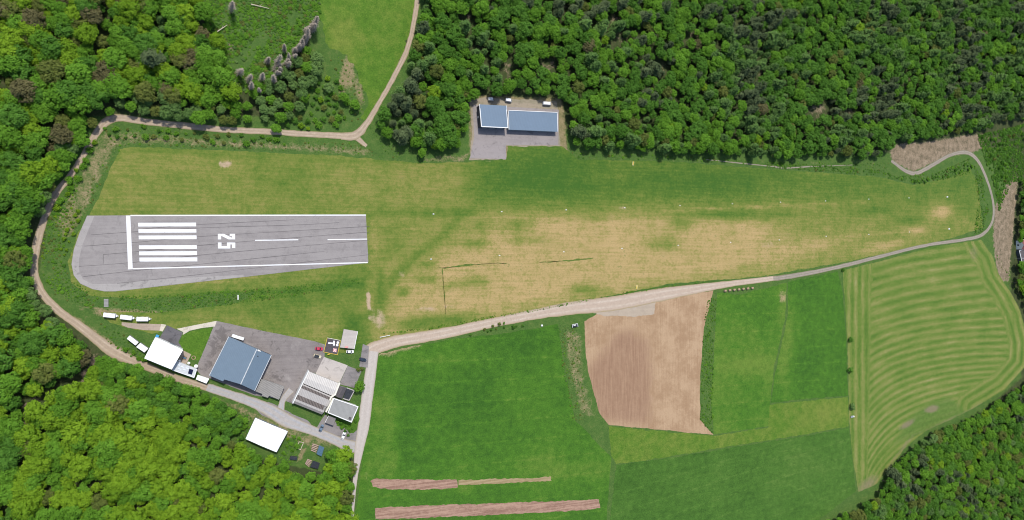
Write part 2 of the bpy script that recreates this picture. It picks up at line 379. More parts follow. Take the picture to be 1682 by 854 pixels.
def ribbon(name, pts, mat, z, per=10, nacross=6, amp=0.35, parent=None):       # pts: (x, y, width) in survey units
    c = catmull(pts, per); X, Y = Pn(c[:, 0], c[:, 1]); Wm = np.array([q[2] * mpp(q[0], q[1]) for q in c])
    dx = np.gradient(X); dy = np.gradient(Y); L = np.hypot(dx, dy) + 1e-9; nx, ny = -dy / L, dx / L
    v = []; ac = []; f = []
    for i in range(len(X)):
        for j in range(nacross + 1):
            t = j / nacross * 2 - 1; w = Wm[i] / 2
            e = abs(t) ** 4 * amp * (mnoise.noise((X[i] * .2, Y[i] * .2, 5 + t)) + .6 * mnoise.noise((X[i] * .7, Y[i] * .7, 9 + t)))
            q = t * (w + e); v.append((X[i] + nx[i] * q, Y[i] + ny[i] * q, z)); ac.append(abs(t))
    m = nacross + 1
    for i in range(len(X) - 1):
        for j in range(nacross): f.append((i * m + j, (i + 1) * m + j, (i + 1) * m + j + 1, i * m + j + 1))
    me = bpy.data.meshes.new(name); me.from_pydata(v, [], [tuple(reversed(q)) for q in f]); me.update()
    if me.polygons[0].normal.z < 0: me.flip_normals()
    a = me.attributes.new('across', 'FLOAT', 'POINT'); a.data.foreach_set('value', np.array(ac, np.float32))
    o = link_mesh(name, me, mat, parent)
    if parent is None: tag(o, kind='structure')
    return o
def flat_poly(name, pts, z, mat, parent=None):
    vv = [P(x, y) for x, y in pts]; m = MB(); m.add([(v.x, v.y, z) for v in vv], [tuple(range(len(vv)))])
    me = m.mesh(name)
    if me.polygons[0].normal.z < 0: me.flip_normals()
    return link_mesh(name, me, mat, parent)
def strip(name, p0, p1, w, z, mat, parent=None):          # painted line between two survey points, width in metres
    a, b = P(*p0), P(*p1); d = (b - a).normalized(); n = Vector((-d.y, d.x, 0)) * (w / 2); m = MB()
    m.add([(q.x, q.y, z) for q in (a - n, b - n, b + n, a + n)], [(0, 1, 2, 3)]); return link_mesh(name, m.mesh(name), mat, parent)

# --- regions used by several builders
REG_CLEARING = [(330, -40), (528, -40), (524, 30), (508, 60), (455, 120), (405, 152), (380, 125), (358, 75), (335, 30)]
REG_VERGE = [(165, 208), (235, 206), (330, 216), (440, 222), (580, 232), (640, 258), (560, 252), (400, 246), (215, 238), (190, 250), (150, 335), (128, 385), (112, 430), (118, 462), (160, 484), (260, 482), (400, 472), (585, 455), (590, 466), (480, 486), (390, 498), (260, 514), (160, 510), (110, 505), (78, 470), (66, 440), (72, 390), (95, 330), (130, 275), (152, 225)]
REG_RIGHTSCRUB = [(1605, 222), (1700, 200), (1700, 300), (1662, 298), (1640, 345), (1632, 300), (1615, 255)]
REG_RIGHTBANK = [(1470, 290), (1540, 284), (1592, 260), (1612, 290), (1624, 340), (1614, 380), (1600, 386), (1606, 330), (1600, 284), (1560, 292), (1510, 301), (1440, 288), (1260, 274), (1260, 266), (1450, 279)]
REG_MEADOW = [(528, -60), (690, -60), (683, 10), (672, 65), (650, 118), (622, 168), (602, 196), (596, 190), (600, 160), (585, 110), (560, 85), (535, 70), (528, 30)]
def ground_attrs(px, py):
    g = np.zeros_like(px); t = np.zeros_like(px); s = np.zeros_like(px)
    fr = soft(px, py, [(100, 190), (640, 190), (1460, 250), (1660, 240), (1660, 470), (1680, 620), (1400, 870), (560, 870), (590, 760), (400, 660), (180, 590), (60, 470)], 8)
    g = np.maximum(g, fr * 0.85); g = np.maximum(g, soft(px, py, REG_CLEARING, 6)); g = np.maximum(g, soft(px, py, [(520, 20), (600, 80), (610, 200), (560, 225), (480, 215), (500, 110)], 8))
    g = np.maximum(g, line(px, py, [(700, -20), (692, 60), (670, 112), (645, 155), (612, 205), (640, 245), (690, 258), (765, 252)], 12)); g = np.maximum(g, soft(px, py, [(365, 650), (500, 700), (590, 742), (545, 778), (440, 758), (380, 725)], 6)); g = np.maximum(g, soft(px, py, [(150, 585), (260, 608), (340, 640), (400, 665), (400, 690), (330, 660), (200, 610)], 5)); t = np.maximum(t, line(px, py, [(505, 722), (495, 745), (488, 765)], 4) * .8)
    t = np.maximum(t, soft(px, py, [(165, 212), (240, 214), (330, 222), (440, 228), (600, 238), (650, 262), (560, 256), (400, 248), (215, 240), (195, 245), (150, 335), (125, 390), (100, 400), (85, 360), (120, 300), (155, 232)], 9) * 0.52)
    t = np.maximum(t, blob(px, py, 570, 120, 14, 45, 12) * 0.8); t = np.maximum(t, blob(px, py, 590, 150, 10, 40, -12) * 0.7)
    t = np.maximum(t, soft(px, py, [(120, 500), (300, 512), (300, 525), (170, 525)], 8) * 0.7); t = np.maximum(t, soft(px, py, [(120, 510), (165, 545), (235, 590), (210, 590), (150, 555), (110, 525)], 5) * 0.6)
    t = np.maximum(t, soft(px, py, [(918, 530), (960, 540), (966, 620), (985, 690), (950, 690), (930, 620)], 12) * 0.5); t = np.maximum(t, soft(px, py, [(770, 155), (925, 160), (935, 255), (770, 262)], 5) * 0.75)
    t = np.maximum(t, soft(px, py, [(940, 255), (1460, 262), (1460, 280), (940, 268)], 5) * 0.35); t = np.maximum(t, soft(px, py, [(690, 255), (770, 250), (770, 270), (690, 268)], 5) * 0.5)
    t = np.maximum(t, soft(px, py, [(330, 640), (480, 690), (560, 730), (520, 745), (400, 690)], 6) * 0.5)
    s = np.maximum(s, soft(px, py, [(1462, 262), (1466, 238), (1530, 232), (1590, 222), (1625, 222), (1622, 238), (1600, 250), (1560, 254), (1530, 268), (1500, 282)], 5))
    s = np.maximum(s, soft(px, py, [(1655, 300), (1672, 285), (1668, 340), (1662, 400), (1656, 462), (1640, 460), (1632, 400), (1632, 345)], 5))
    s = np.maximum(s, soft(px, py, [(355, 690), (300, 0), (330, -20), (350, -10), (345, 10), (322, 22), (305, 10)], 3) * 0); s = np.maximum(s, blob(px, py, 325, 8, 14, 10)); s = np.maximum(s, blob(px, py, 527, 12, 4, 26))
    s = np.maximum(s, blob(px, py, 375, 75, 8, 12) * 0.8)
    for cx, cy, r in GAPS[5:]: s = np.maximum(s, blob(px, py, cx, cy, r * 1.3, r) * 0.55)
    for ln, w in (([(155, 585), (140, 612), (128, 640)], 6), ([(60, 655), (42, 672), (40, 720)], 6), ([(5, 500), (8, 560)], 4)): s = np.maximum(s, line(px, py, ln, w) * 0.85)
    return dict(green=g, tan=t, soil=s)
GAPS = [(807, 155, 8), (836, 155, 8), (862, 157, 8), (890, 158, 8), (915, 160, 8), (832, 108, 11), (903, 108, 14), (882, 128, 8), (835, 125, 8), (1010, 30, 12), (1018, 62, 10), (930, 12, 9), (1345, 180, 16), (1395, 182, 10), (1470, 170, 8), (1140, 60, 9), (1090, 110, 8), (1250, 120, 8), (770, 30, 9), (1225, 40, 8), (1330, 95, 8), (790, 75, 7)]
def make_ground():
    sp = 3.0; gx, gy = np.meshgrid(np.arange(-230, 770, sp), np.arange(-300, 300, sp))
    gx = gx.ravel() + rng.uniform(-.6, .6, gx.size); gy = gy.ravel() + rng.uniform(-.6, .6, gy.size)
    ox, oy = np.meshgrid(np.linspace(-8000, 8000, 17), np.linspace(-8000, 8000, 17)); ox, oy = ox.ravel(), oy.ravel()
    k = (ox < -230) | (ox > 770) | (oy < -300) | (oy > 300)
    X = np.concatenate([gx, ox[k]]); Y = np.concatenate([gy, oy[k]])
    vo, _, fo, _, _, _ = delaunay_2d_cdt([Vector(p) for p in zip(X, Y)], [], [], 0, 1e-5)
    me = bpy.data.meshes.new('ground'); me.from_pydata([(v.x, v.y, 0) for v in vo], [], fo); me.update()
    if me.polygons[0].normal.z < 0: me.flip_normals()
    X = np.array([v.x for v in vo]); Y = np.array([v.y for v in vo]); far = (np.abs(X) > 780) | (np.abs(Y) > 320)
    px, py = to_px(np.clip(X, -300, 780), np.clip(Y, -320, 320))
    for k2, arr in ground_attrs(px, py).items():
        arr = np.where(far, 0.0, arr); a = me.attributes.new(k2, 'FLOAT', 'POINT'); a.data.foreach_set('value', arr.astype(np.float32))
    tag(link_mesh('ground', me, M['ground']), kind='structure')
make_ground()

# airfield turf
def turf_attrs(px, py):
    d = np.full_like(px, 0.47); b = np.zeros_like(px)
    def to(v, m): 
        nonlocal d; d = d * (1 - m) + v * m
    to(0.53, soft(px, py, [(200, 240), (640, 262), (760, 265), (760, 350), (140, 352)], 20))
    to(0.62, blob(px, py, 300, 270, 60, 18) * 0.6); to(0.62, blob(px, py, 680, 300, 70, 25) * 0.7); to(0.38, blob(px, py, 470, 300, 60, 30) * 0.7); to(0.30, soft(px, py, [(215, 240), (640, 262), (640, 270), (215, 248)], 4) * 0.6)
    to(0.86, soft(px, py, [(770, 338), (880, 334), (1060, 336), (1180, 345), (1300, 360), (1420, 395), (1300, 440), (1180, 460), (1000, 488), (860, 512), (700, 540), (620, 552), (640, 500), (690, 440), (760, 380)], 26))
    to(0.10, soft(px, py, [(790, 250), (940, 252), (1100, 265), (1270, 280), (1270, 325), (1060, 332), (870, 335), (790, 330)], 34)); to(0.05, blob(px, py, 900, 275, 60, 35)); to(0.32, blob(px, py, 1010, 290, 60, 14) * 0.8); to(0.05, blob(px, py, 1180, 300, 80, 16) * 0.7)
    to(0.22, soft(px, py, [(1250, 278), (1460, 290), (1500, 302), (1600, 280), (1612, 370), (1500, 340), (1250, 332)], 10))
    to(0.55, soft(px, py, [(1270, 340), (1500, 335), (1610, 345), (1605, 385), (1480, 408), (1320, 440)], 50)); to(0.95, blob(px, py, 1545, 348, 20, 12)); to(0.9, blob(px, py, 1505, 378, 16, 8)); to(0.85, blob(px, py, 1330, 405, 60, 14, -8)); to(0.8, blob(px, py, 1450, 405, 45, 8, -12))
    to(0.2, blob(px, py, 1440, 345, 30, 8)); to(0.25, blob(px, py, 1490, 362, 24, 8)); to(0.25, blob(px, py, 1210, 352, 90, 8))
    to(0.58, soft(px, py, [(605, 352), (750, 355), (735, 385), (640, 450), (605, 480)], 8)); to(0.45, blob(px, py, 650, 395, 30, 22))
    to(0.12, line(px, py, [(752, 362), (720, 392), (690, 415), (655, 450), (625, 490), (612, 520)], 6) * 0.45)
    for cx, cy, rx, ry, v in [(790, 370, 30, 16, .42), (850, 370, 30, 14, .45), (780, 400, 24, 9, .4), (700, 435, 14, 6, .3), (700, 458, 22, 8, .4), (740, 470, 24, 6, .5), (780, 462, 26, 7, .5), (960, 475, 24, 8, .35), (735, 525, 50, 10, .22), (690, 532, 40, 8, .25), (1090, 400, 25, 14, .5), (1120, 365, 22, 12, .35), (980, 355, 25, 8, .55), (870, 395, 40, 8, .6), (625, 470, 8, 30, .15), (760, 345, 30, 8, .3), (662, 480, 10, 5, .3)]:
        to(v, blob(px, py, cx, cy, rx, ry) * 0.85)
    to(0.28, line(px, py, [(605, 350), (760, 350)], 7) * 0.8)
    to(0.75, line(px, py, [(1080, 347), (1200, 341), (1300, 337), (1420, 333)], 2.2) * 0.6); to(0.72, line(px, py, [(1200, 399), (1350, 389), (1495, 381)], 2.2) * 0.7)
    # under the runway, towards the apron
    to(0.41, soft(px, py, [(150, 480), (605, 432), (606, 480), (600, 560), (520, 560), (350, 530), (260, 520)], 10)); to(0.62, blob(px, py, 330, 462, 110, 8, -5)); to(0.6, blob(px, py, 380, 525, 60, 10, 5) * 0.8); to(0.6, blob(px, py, 520, 540, 50, 12, -30) * 0.8); to(0.2, blob(px, py, 480, 500, 60, 14, -12) * 0.7)
    to(0.15, soft(px, py, [(300, 482), (480, 472), (600, 455), (600, 470), (480, 487), (390, 497), (260, 512), (200, 508)], 4)); to(0.75, line(px, py, [(606, 440), (618, 420), (612, 360)], 4) * 0.6); to(0.7, line(px, py, [(610, 500), (560, 530), (520, 555)], 7) * 0.7)
    to(0.12, blob(px, py, 580, 530, 20, 20)); to(0.08, blob(px, py, 590, 570, 20, 14))
    b = np.maximum(b, line(px, py, [(604, 480), (606, 500), (608, 525)], 3.5) * 0.9); b = np.maximum(b, blob(px, py, 625, 525, 12, 22) * 0.75); b = np.maximum(b, blob(px, py, 700, 508, 30, 6) * 0.65); b = np.maximum(b, blob(px, py, 740, 503, 26, 5) * 0.6)
    b = np.maximum(b, soft(px, py, [(357, 262), (383, 262), (383, 276), (357, 276)], 3) * 0.62); b = np.maximum(b, blob(px, py, 800, 262, 20, 5) * 0.6); b = np.maximum(b, blob(px, py, 840, 420, 25, 8) * 0.45); b = np.maximum(b, blob(px, py, 660, 450, 20, 8) * 0.5)
    b = np.maximum(b, blob(px, py, 1260, 400, 30, 14) * 0.45); b = np.maximum(b, blob(px, py, 1025, 342, 14, 6) * 0.5)
    return dict(dry=d, bare=b)
sheet('airfield_grass', [(215, 241), (400, 249), (560, 256), (640, 264), (700, 268), (772, 266), (832, 262), (834, 238), (924, 240), (950, 262), (1100, 265), (1270, 278), (1440, 290), (1500, 304), (1560, 292), (1594, 278), (1606, 300), (1614, 374), (1560, 392), (1400, 428), (1250, 454), (1100, 466), (1000, 486), (900, 506), (800, 524), (700, 545), (625, 560), (598, 575), (560, 580), (520, 562), (355, 528), (250, 548), (180, 530), (165, 512), (260, 514), (390, 498), (420, 480), (230, 490), (150, 486), (118, 465), (112, 430), (128, 385), (160, 330), (188, 262), (198, 246)], 0.02, M['turf'], 2.2, 0.9, attrs=turf_attrs)
for q in ([(720, 440, 1.2), (745, 438.5, 1.7), (775, 435, 1.3), (800, 433, 1.1), (832, 432, .8)], [(727, 441, 1.2), (729, 475, 1.2), (731, 500, 1.5), (732, 516, .8)], [(886, 431, 1.2), (910, 429.5, 1.4), (940, 427.5, 1.8), (974, 424, 2.2)]): ribbon('drain_grass_strip', q, M['lush'], 0.035, amp=0.9)
# hill meadow above the junction
sheet('hill_meadow', REG_MEADOW, 0.02, M['meadow'], 5, 4.0, True, lambda px, py: dict(shift=0.12 - 0.2 * blob(px, py, 640, 170, 30, 40) + 0.25 * blob(px, py, 560, 60, 25, 40)))
# crops
def crop_shift(px, py):
    s = np.full_like(px, -0.05); s += 0.25 * blob(px, py, 950, 770, 180, 20) + 0.12 * blob(px, py, 720, 600, 40, 30) - 0.12 * soft(px, py, [(655, 600), (810, 600), (810, 770), (655, 775)], 3) - 0.22 * blob(px, py, 860, 560, 70, 40)
    s += 0.22 * soft(px, py, [(615, 650), (652, 650), (652, 778), (600, 778)], 4) + 0.3 * blob(px, py, 765, 803, 14, 10) + 0.15 * blob(px, py, 600, 800, 14, 40); bare = np.maximum(blob(px, py, 600, 800, 8, 34) * .6, blob(px, py, 765, 803, 14, 8) * .45); bare = np.maximum(bare, line(px, py, [(622, 582), (660, 573), (690, 566)], 4) * .7); return dict(shift=s, bare=bare)
sheet('cereal_field', [(622, 582), (660, 572), (740, 558), (820, 548), (880, 540), (916, 532), (922, 570), (930, 620), (945, 690), (1004, 752), (1000, 800), (992, 920), (575, 920), (584, 850), (594, 760), (604, 680), (614, 620)], 0.02, M['crop'], 5, 1.1, attrs=crop_shift)
sheet('clover_field', [(1012, 764), (1100, 752), (1200, 735), (1330, 715), (1394, 702), (1400, 750), (1406, 806), (1340, 858), (1300, 930), (996, 930), (1003, 840)], 0.02, M['clover'], 6, 1.1, attrs=lambda px, py: dict(shift=-0.02 + 0.15 * blob(px, py, 1330, 780, 60, 40) - 0.15 * blob(px, py, 1040, 800, 40, 40)))
sheet('ley_field', [(1178, 480), (1215, 484), (1292, 464), (1290, 520), (1270, 610), (1262, 700), (1172, 714), (1168, 650), (1174, 560)], 0.02, M['crop'], 5, 1.1, attrs=lambda px, py: dict(bare=np.maximum(blob(px, py, 1286, 487, 7, 15) * .85, blob(px, py, 1182, 585, 8, 22) * .4), shift=0.14 + 0.3 * blob(px, py, 1286, 500, 12, 30) + 0.3 * blob(px, py, 1215, 600, 60, 14) - 0.3 * blob(px, py, 1240, 500, 40, 30)))
sheet('wheat_field', [(1294, 463), (1376, 446), (1384, 480), (1390, 560), (1393, 650), (1335, 654), (1266, 662), (1274, 610), (1294, 520)], 0.024, M['crop'], 5, 1.1, attrs=lambda px, py: dict(shift=-0.12 + 0.5 * blob(px, py, 1290, 560, 14, 80)))
sheet('grass_strip_field', [(1264, 664), (1393, 652), (1394, 700), (1330, 712), (1200, 733), (1100, 750), (1012, 762), (1004, 748), (1000, 700), (1172, 716), (1262, 702)], 0.024, M['meadow'], 5, 1.1, attrs=lambda px, py: dict(shift=0.18 + 0.25 * blob(px, py, 1365, 680, 40, 20), bare=.35 * blob(px, py, 1040, 755, 30, 8)))
sheet('bare_soil_field', [(960, 528), (1000, 504), (1090, 490), (1172, 477), (1166, 500), (1156, 540), (1150, 620), (1150, 690), (1172, 714), (1000, 698), (985, 680), (966, 610), (962, 575)], 0.028, M['soil'], 4, 0.7, attrs=lambda px, py: dict(red=0.9 * np.maximum(soft(px, py, [(962, 605), (985, 580), (1010, 545), (1040, 540), (1068, 560), (1072, 620), (1070, 700), (970, 690)], 34), 0.2 * blob(px, py, 1030, 530, 30, 14))))
sheet('gravel_spread', [(970, 508), (1020, 500), (1076, 491), (1075, 516), (1040, 519), (1000, 519), (975, 514)], 0.04, M['rough2'], 5, 1.2)
# mown meadow with swaths
REG_HAY = [(1384, 444), (1450, 428), (1530, 406), (1612, 394), (1630, 420), (1640, 450), (1660, 480), (1676, 510), (1688, 560), (1686, 600), (1650, 640), (1600, 670), (1560, 690), (1520, 708), (1484, 738), (1462, 770), (1440, 795), (1410, 808), (1400, 750), (1395, 690), (1392, 560)]
def hay_attrs(px, py):
    a = 40 + 95 * np.clip((py - 520) / 170, 0, 1.6) ** 1.3; h = 1 - np.exp(-np.clip(px - 1425, -40, 400) / 95.0)
    wav = 10 * np.exp(-((px - 1610) / 40.0) ** 2) * np.clip((py - 600) / 60, 0, 1)
    ph = (py + a * h + wav + 3 * np.sin(px / 60 + py / 90)) / 15.5; al = px.copy()
    lf = px < 1427 - (py - 640) * 0.02; ph = np.where(lf, px / 11.5, ph); al = np.where(lf, py, al)
    dr = edge_dist(px, py, [(1612, 394), (1630, 420), (1640, 450), (1660, 480), (1676, 510), (1688, 560), (1686, 600), (1650, 640), (1600, 670)], False); rt = dr < 30; ph = np.where(rt, dr / 12.0, ph); al = np.where(rt, py, al)
    lush = soft(px, py, [(1470, 730), (1490, 690), (1530, 660), (1560, 652), (1590, 680), (1520, 706)], 16)
    bare = np.maximum(blob(px, py, 1530, 672, 15, 7, -15) * 1.0, blob(px, py, 1490, 697, 18, 6, -30) * 0.95); bare = np.maximum(bare, blob(px, py, 1425, 795, 30, 14, -35) * 0.7); bare = np.maximum(bare, line(px, py, [(1448, 790), (1470, 752), (1500, 715), (1560, 690), (1640, 650)], 5) * 0.55); bare = np.maximum(bare, blob(px, py, 1600, 415, 14, 22) * 0.5)
    return dict(phase=ph, along=al, bare=bare, lush=lush)
sheet('mown_meadow', REG_HAY, 0.03, M['hay'], 1.7, 0.8, attrs=hay_attrs)
# ploughed strips in the cereal field
sheet('ploughed_strip', [(608, 790), (616, 786), (680, 788), (750, 788), (752, 800), (700, 804), (640, 804), (612, 800)], 0.05, M['plough'], None, 0.9, step=.8)
sheet('pale_earth_strip', [(753, 788), (830, 786), (905, 783), (906, 790), (840, 793), (753, 797)], 0.046, M['stubble'], None, 0.9, step=.8)
sheet('ploughed_strip', [(616, 834), (700, 830), (830, 826), (984, 820), (986, 834), (960, 838), (760, 848), (616, 853)], 0.05, M['plough'], None, 0.9, step=.8)

# ------------------------------------------------------------------ roads and paved areas
ribbon('gravel_road', [(590, 224, 14), (560, 223, 11), (500, 220, 10), (440, 216, 10), (370, 213, 10), (300, 206, 11), (240, 200, 11), (200, 194, 12), (176, 199, 13), (158, 219, 11), (140, 250, 9), (118, 285, 9), (92, 318, 10), (73, 358, 11), (61, 400, 12), (56, 440, 12), (66, 476, 12), (96, 510, 13), (132, 536, 14), (160, 558, 16), (188, 578, 20), (232, 598.5, 13), (290, 621, 11), (345, 638, 12)], M['gravel'], 0.06)
ribbon('hill_track', [(688, -60, 8), (686, -10, 8), (681, 30, 8), (669, 80, 8), (646, 128, 8), (621, 172, 8), (602, 203, 10), (584, 222, 14), (560, 224, 12)], M['gravel'], 0.066)
ribbon('track_spur', [(585, 225, 10), (602, 240, 6)], M['gravel'], 0.063, 6)
ribbon('farm_road', [(604, 580, 22), (616, 572, 22), (650, 561, 20), (720, 549, 18), (800, 532, 16), (880, 516, 17), (940, 506, 22), (1010, 498, 24), (1080, 485, 22), (1140, 475, 16), (1200, 466, 10), (1290, 455, 8)], M['loam'], 0.06)
ribbon('end_loop_road', [(1270, 457.5, 7), (1300, 453.5, 8), (1370, 440, 7), (1450, 420, 6), (1520, 403, 5.5), (1580, 394, 5.5), (1612, 386, 6), (1629, 366, 5.5), (1632, 340, 5.5), (1626, 310, 5.5), (1613, 276, 6), (1601, 258, 7), (1585, 250, 7), (1560, 255, 6), (1530, 272, 7), (1506, 284, 7), (1488, 281, 7), (1464, 264, 5)], M['looproad'], 0.064)
ribbon('forest_path', [(1160, 262, 1.2), (1265, 273, 1.8), (1290, 276, 2.6), (1340, 273, 1.4), (1400, 271, 1)], M['looproad'], 0.05)
ribbon('grey_lane', [(340, 636, 13), (372, 646, 14), (410, 659, 15), (440, 672, 20), (470, 690, 22), (505, 704, 16), (540, 718, 15), (570, 731, 18), (592, 736, 20)], M['lane'], 0.072)
ribbon('lane_branch', [(462, 690, 14), (462, 668, 10), (466, 655, 9), (478, 640, 12)], M['lane'], 0.069, 6)
ribbon('village_road', [(614, 577, 16), (609, 610, 18), (602, 660, 19), (597, 700, 19), (590, 738, 15), (584, 780, 8), (580, 830, 5), (577, 900, 5)], M['village'], 0.076, amp=0.15)
sheet('gravel_yard', [(440, 660), (460, 668), (480, 680), (504, 690), (518, 706), (527, 690), (535, 680), (552, 694), (566, 704), (580, 712), (594, 700), (592, 734), (560, 728), (520, 715), (470, 698), (430, 682), (420, 672)], 0.052, M['greytar'], None, 0.5)
sheet('apron', [(355, 527), (440, 545), (520, 561), (534, 566), (533, 586), (519, 613), (508, 611), (482, 664), (462, 655), (420, 650), (330, 616), (322, 606)], 0.06, M['apron'], 3, 0.25, attrs=lambda px, py: dict(dirt=np.clip(blob(px, py, 352, 578, 10, 34, 22) + blob(px, py, 362, 550, 16, 10) + blob(px, py, 450, 622, 16, 14) + blob(px, py, 492, 635, 7, 30, 24) + .6 * blob(px, py, 505, 600, 10, 6) - .8 * blob(px, py, 485, 600, 14, 40, 20), -1, 1)))
sheet('forecourt', [(772, 164), (790, 160), (915, 166), (920, 240), (832, 240), (831, 262), (770, 263), (776, 225)], 0.05, M['rough'], 4, 1.2)
sheet('forecourt_paving', [(776, 172), (918, 180), (917, 238), (831, 238), (831, 261), (772, 260), (779, 225)], 0.066, M['apron2'], None, 0.12)
sheet('concrete_yard', [(532, 586), (571, 600), (557, 630), (518, 614)], 0.07, M['concrete'], None, 0.1)
sheet('dark_yard', [(571, 601), (594, 609), (582, 637), (557, 631)], 0.068, M['greytar'], None, 0.15)
sheet('parking_bay', [(596, 565), (606, 569), (604, 604), (590, 602)], 0.082, M['greytar'], None, 0.1)
sheet('dark_parking_area', [(274, 534), (300.5, 546), (293, 562), (299, 571), (296, 577), (262, 566), (262, 555)], 0.068, M['darktar'], None, 0.08)
sheet('tan_paver_path', [(200, 529), (220, 531), (265, 532.5), (262, 543), (235, 542), (210, 538), (200, 534)], 0.066, M['pavers'], None, 0.15)
sheet('concrete_slab', [(265, 532), (273, 533.5), (267, 544.5), (262, 543)], 0.075, M['cream'], None, 0.05)
sheet('cream_path', [(290, 540), (320, 534), (350, 528), (356, 527), (353, 536), (330, 539), (312, 543), (300, 550), (301, 545.5)], 0.064, M['cream'], None, 0.12)
sheet('terrace', [(300, 575), (314, 582), (306, 598), (292, 593)], 0.07, M['pavers'], None, 0.05)
sheet('green_garden', [(352, 538), (344, 556), (330, 592), (318, 590), (313, 582), (300, 573), (294, 562), (301, 550), (314, 544), (335, 540)], 0.055, M['meadow'], 4, 0.3, attrs=lambda px, py: dict(shift=0.02 * px * 0))
sheet('house_garden', [(554, 688), (578, 696), (588, 676), (591, 688), (582, 710), (574, 712), (568, 703), (553, 699)], 0.09, M['meadow'], 4, 0.2, attrs=lambda px, py: dict(shift=-0.2 + px * 0))
sheet('embankment_steps_path', [(171, 491), (178, 491), (178, 504), (171, 504)], 0.05, M['greytar'], None, 0.1)
# runway
rw = sheet('runway', [(143, 354), (300, 353.5), (601, 352.5), (605, 431), (400, 455), (300, 466), (190, 478.5), (172, 478.5), (152, 475), (132, 466), (121, 452), (117.5, 434), (121, 410), (130, 384)], 0.08, M['tar'], 6, 0.10, step=2.0)
sheet('runway_shoulder', [(143, 354.6), (155, 354.6), (146, 376), (136, 400), (130, 425), (130, 446), (137, 459), (152, 466), (188, 466), (245, 460), (330, 455), (400, 451), (400, 454.6), (300, 465.6), (190, 478), (172, 478), (152, 474.6), (132.5, 465.6), (121.5, 452), (118, 434), (121.4, 410), (130.4, 384)], 0.085, M['tar_pale'], None, 0.15, parent=rw)
for ln in ([(160, 180), (700, 145), (1240, 128), (1480, 115)], [(125, 240), (420, 218), (760, 188), (1640, 135)], [(225, 285), (420, 268), (900, 222), (1640, 165)], [(95, 348), (400, 325), (800, 282), (1640, 208)], [(120, 402), (400, 370), (800, 330), (1400, 268)], [(300, 438), (700, 395), (1000, 360), (1640, 285)], [(225, 285), (225, 335)], [(420, 150), (700, 128), (1240, 100)]):
    q = [(100 + a / 3.235, 330 + b / 3.235) for a, b in ln]; q = catmull(q, 6)
    X, Y = Pn(q[:, 0], q[:, 1]); m = MB(); vv = []
    for i in range(len(X)):
        w = 0.10 + 0.07 * mnoise.noise((X[i] * .3, Y[i] * .3, 0)); s = (0, 1) if ln[0][0] != ln[-1][0] else (1, 0)
        vv += [(X[i] - s[0] * w, Y[i] - s[1] * w, 0.09), (X[i] + s[0] * w, Y[i] + s[1] * w, 0.09)]
    m.add(vv, [(2 * i, 2 * i + 2, 2 * i + 3, 2 * i + 1) for i in range(len(X) - 1)]); m.build('tar_seam', M['seam'], rw)
def z10(x, y): return (340 + x / 10.51, 370 + y / 10.51)
flat_poly('threshold_bar', [(207, 354), (214, 354), (218, 442), (210.5, 442.4)], 0.10, M['paint'], rw)
strip('edge_line', (214.3, 353.9), (601, 353.2), 0.62, 0.104, M['paint'], rw)
strip('edge_line', (218.3, 441.3), (604, 431.2), 0.58, 0.10, M['paint'], rw)
for k, (y0, y1) in enumerate([(365.9, 372), (376.4, 382.2), (386.9, 393), (403, 408.9), (412.9, 419.2), (423, 429.5)]):
    dx = k * 0.4; flat_poly('threshold_stripe', [(227 + dx, y0), (322 + dx, y0 - .3), (322.2 + dx, y1 - .3), (227.2 + dx, y1)], 0.10, M['paint'], rw)
m = MB()
def dig(polys):
    for k, q in enumerate(polys):
        vv = [P(*z10(*c)) for c in q]; m.add([(v.x, v.y, 0.10 + 0.003 * k) for v in vv], [tuple(range(len(vv)))])
dig([[(188, 147), (244, 147), (244, 243), (188, 243)], [(244, 147), (290, 147), (430, 215), (430, 243), (372, 243), (244, 180)], [(430, 147), (485, 147), (485, 243), (430, 243)], [(392, 147), (430, 147), (430, 178), (415, 190), (392, 182)]])
m.build('digit_two', M['paint'], rw); m = MB()
dig([[(190, 297), (250, 297), (250, 400), (190, 400)], [(250, 358), (345, 358), (345, 400), (250, 400)], [(345, 297), (402, 297), (402, 400), (345, 400)], [(402, 297), (434, 297), (434, 330), (402, 330)], [(434, 297), (488, 297), (488, 392), (434, 392)]])
m.build('digit_five', M['paint'], rw)
strip('centre_line', (419, 394.7), (490, 393.7), 0.55, 0.10, M['paint'], rw)
strip('centre_line', (538, 393.6), (603, 392.6), 0.5, 0.10, M['paint'], rw)
# ------------------------------------------------------------------ plants
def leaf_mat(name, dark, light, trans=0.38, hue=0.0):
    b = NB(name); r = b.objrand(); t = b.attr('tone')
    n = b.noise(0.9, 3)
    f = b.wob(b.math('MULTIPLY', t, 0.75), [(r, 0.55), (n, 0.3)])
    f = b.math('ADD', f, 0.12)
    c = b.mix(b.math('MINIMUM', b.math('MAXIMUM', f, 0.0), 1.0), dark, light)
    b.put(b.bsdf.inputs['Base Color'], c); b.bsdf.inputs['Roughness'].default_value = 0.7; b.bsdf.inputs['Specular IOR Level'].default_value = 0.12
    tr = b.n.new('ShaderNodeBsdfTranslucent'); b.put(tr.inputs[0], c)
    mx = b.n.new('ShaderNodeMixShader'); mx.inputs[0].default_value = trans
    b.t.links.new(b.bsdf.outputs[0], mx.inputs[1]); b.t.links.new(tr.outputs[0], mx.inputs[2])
    b.t.links.new(mx.outputs[0], b.n['Material Output'].inputs[0]); return b.m
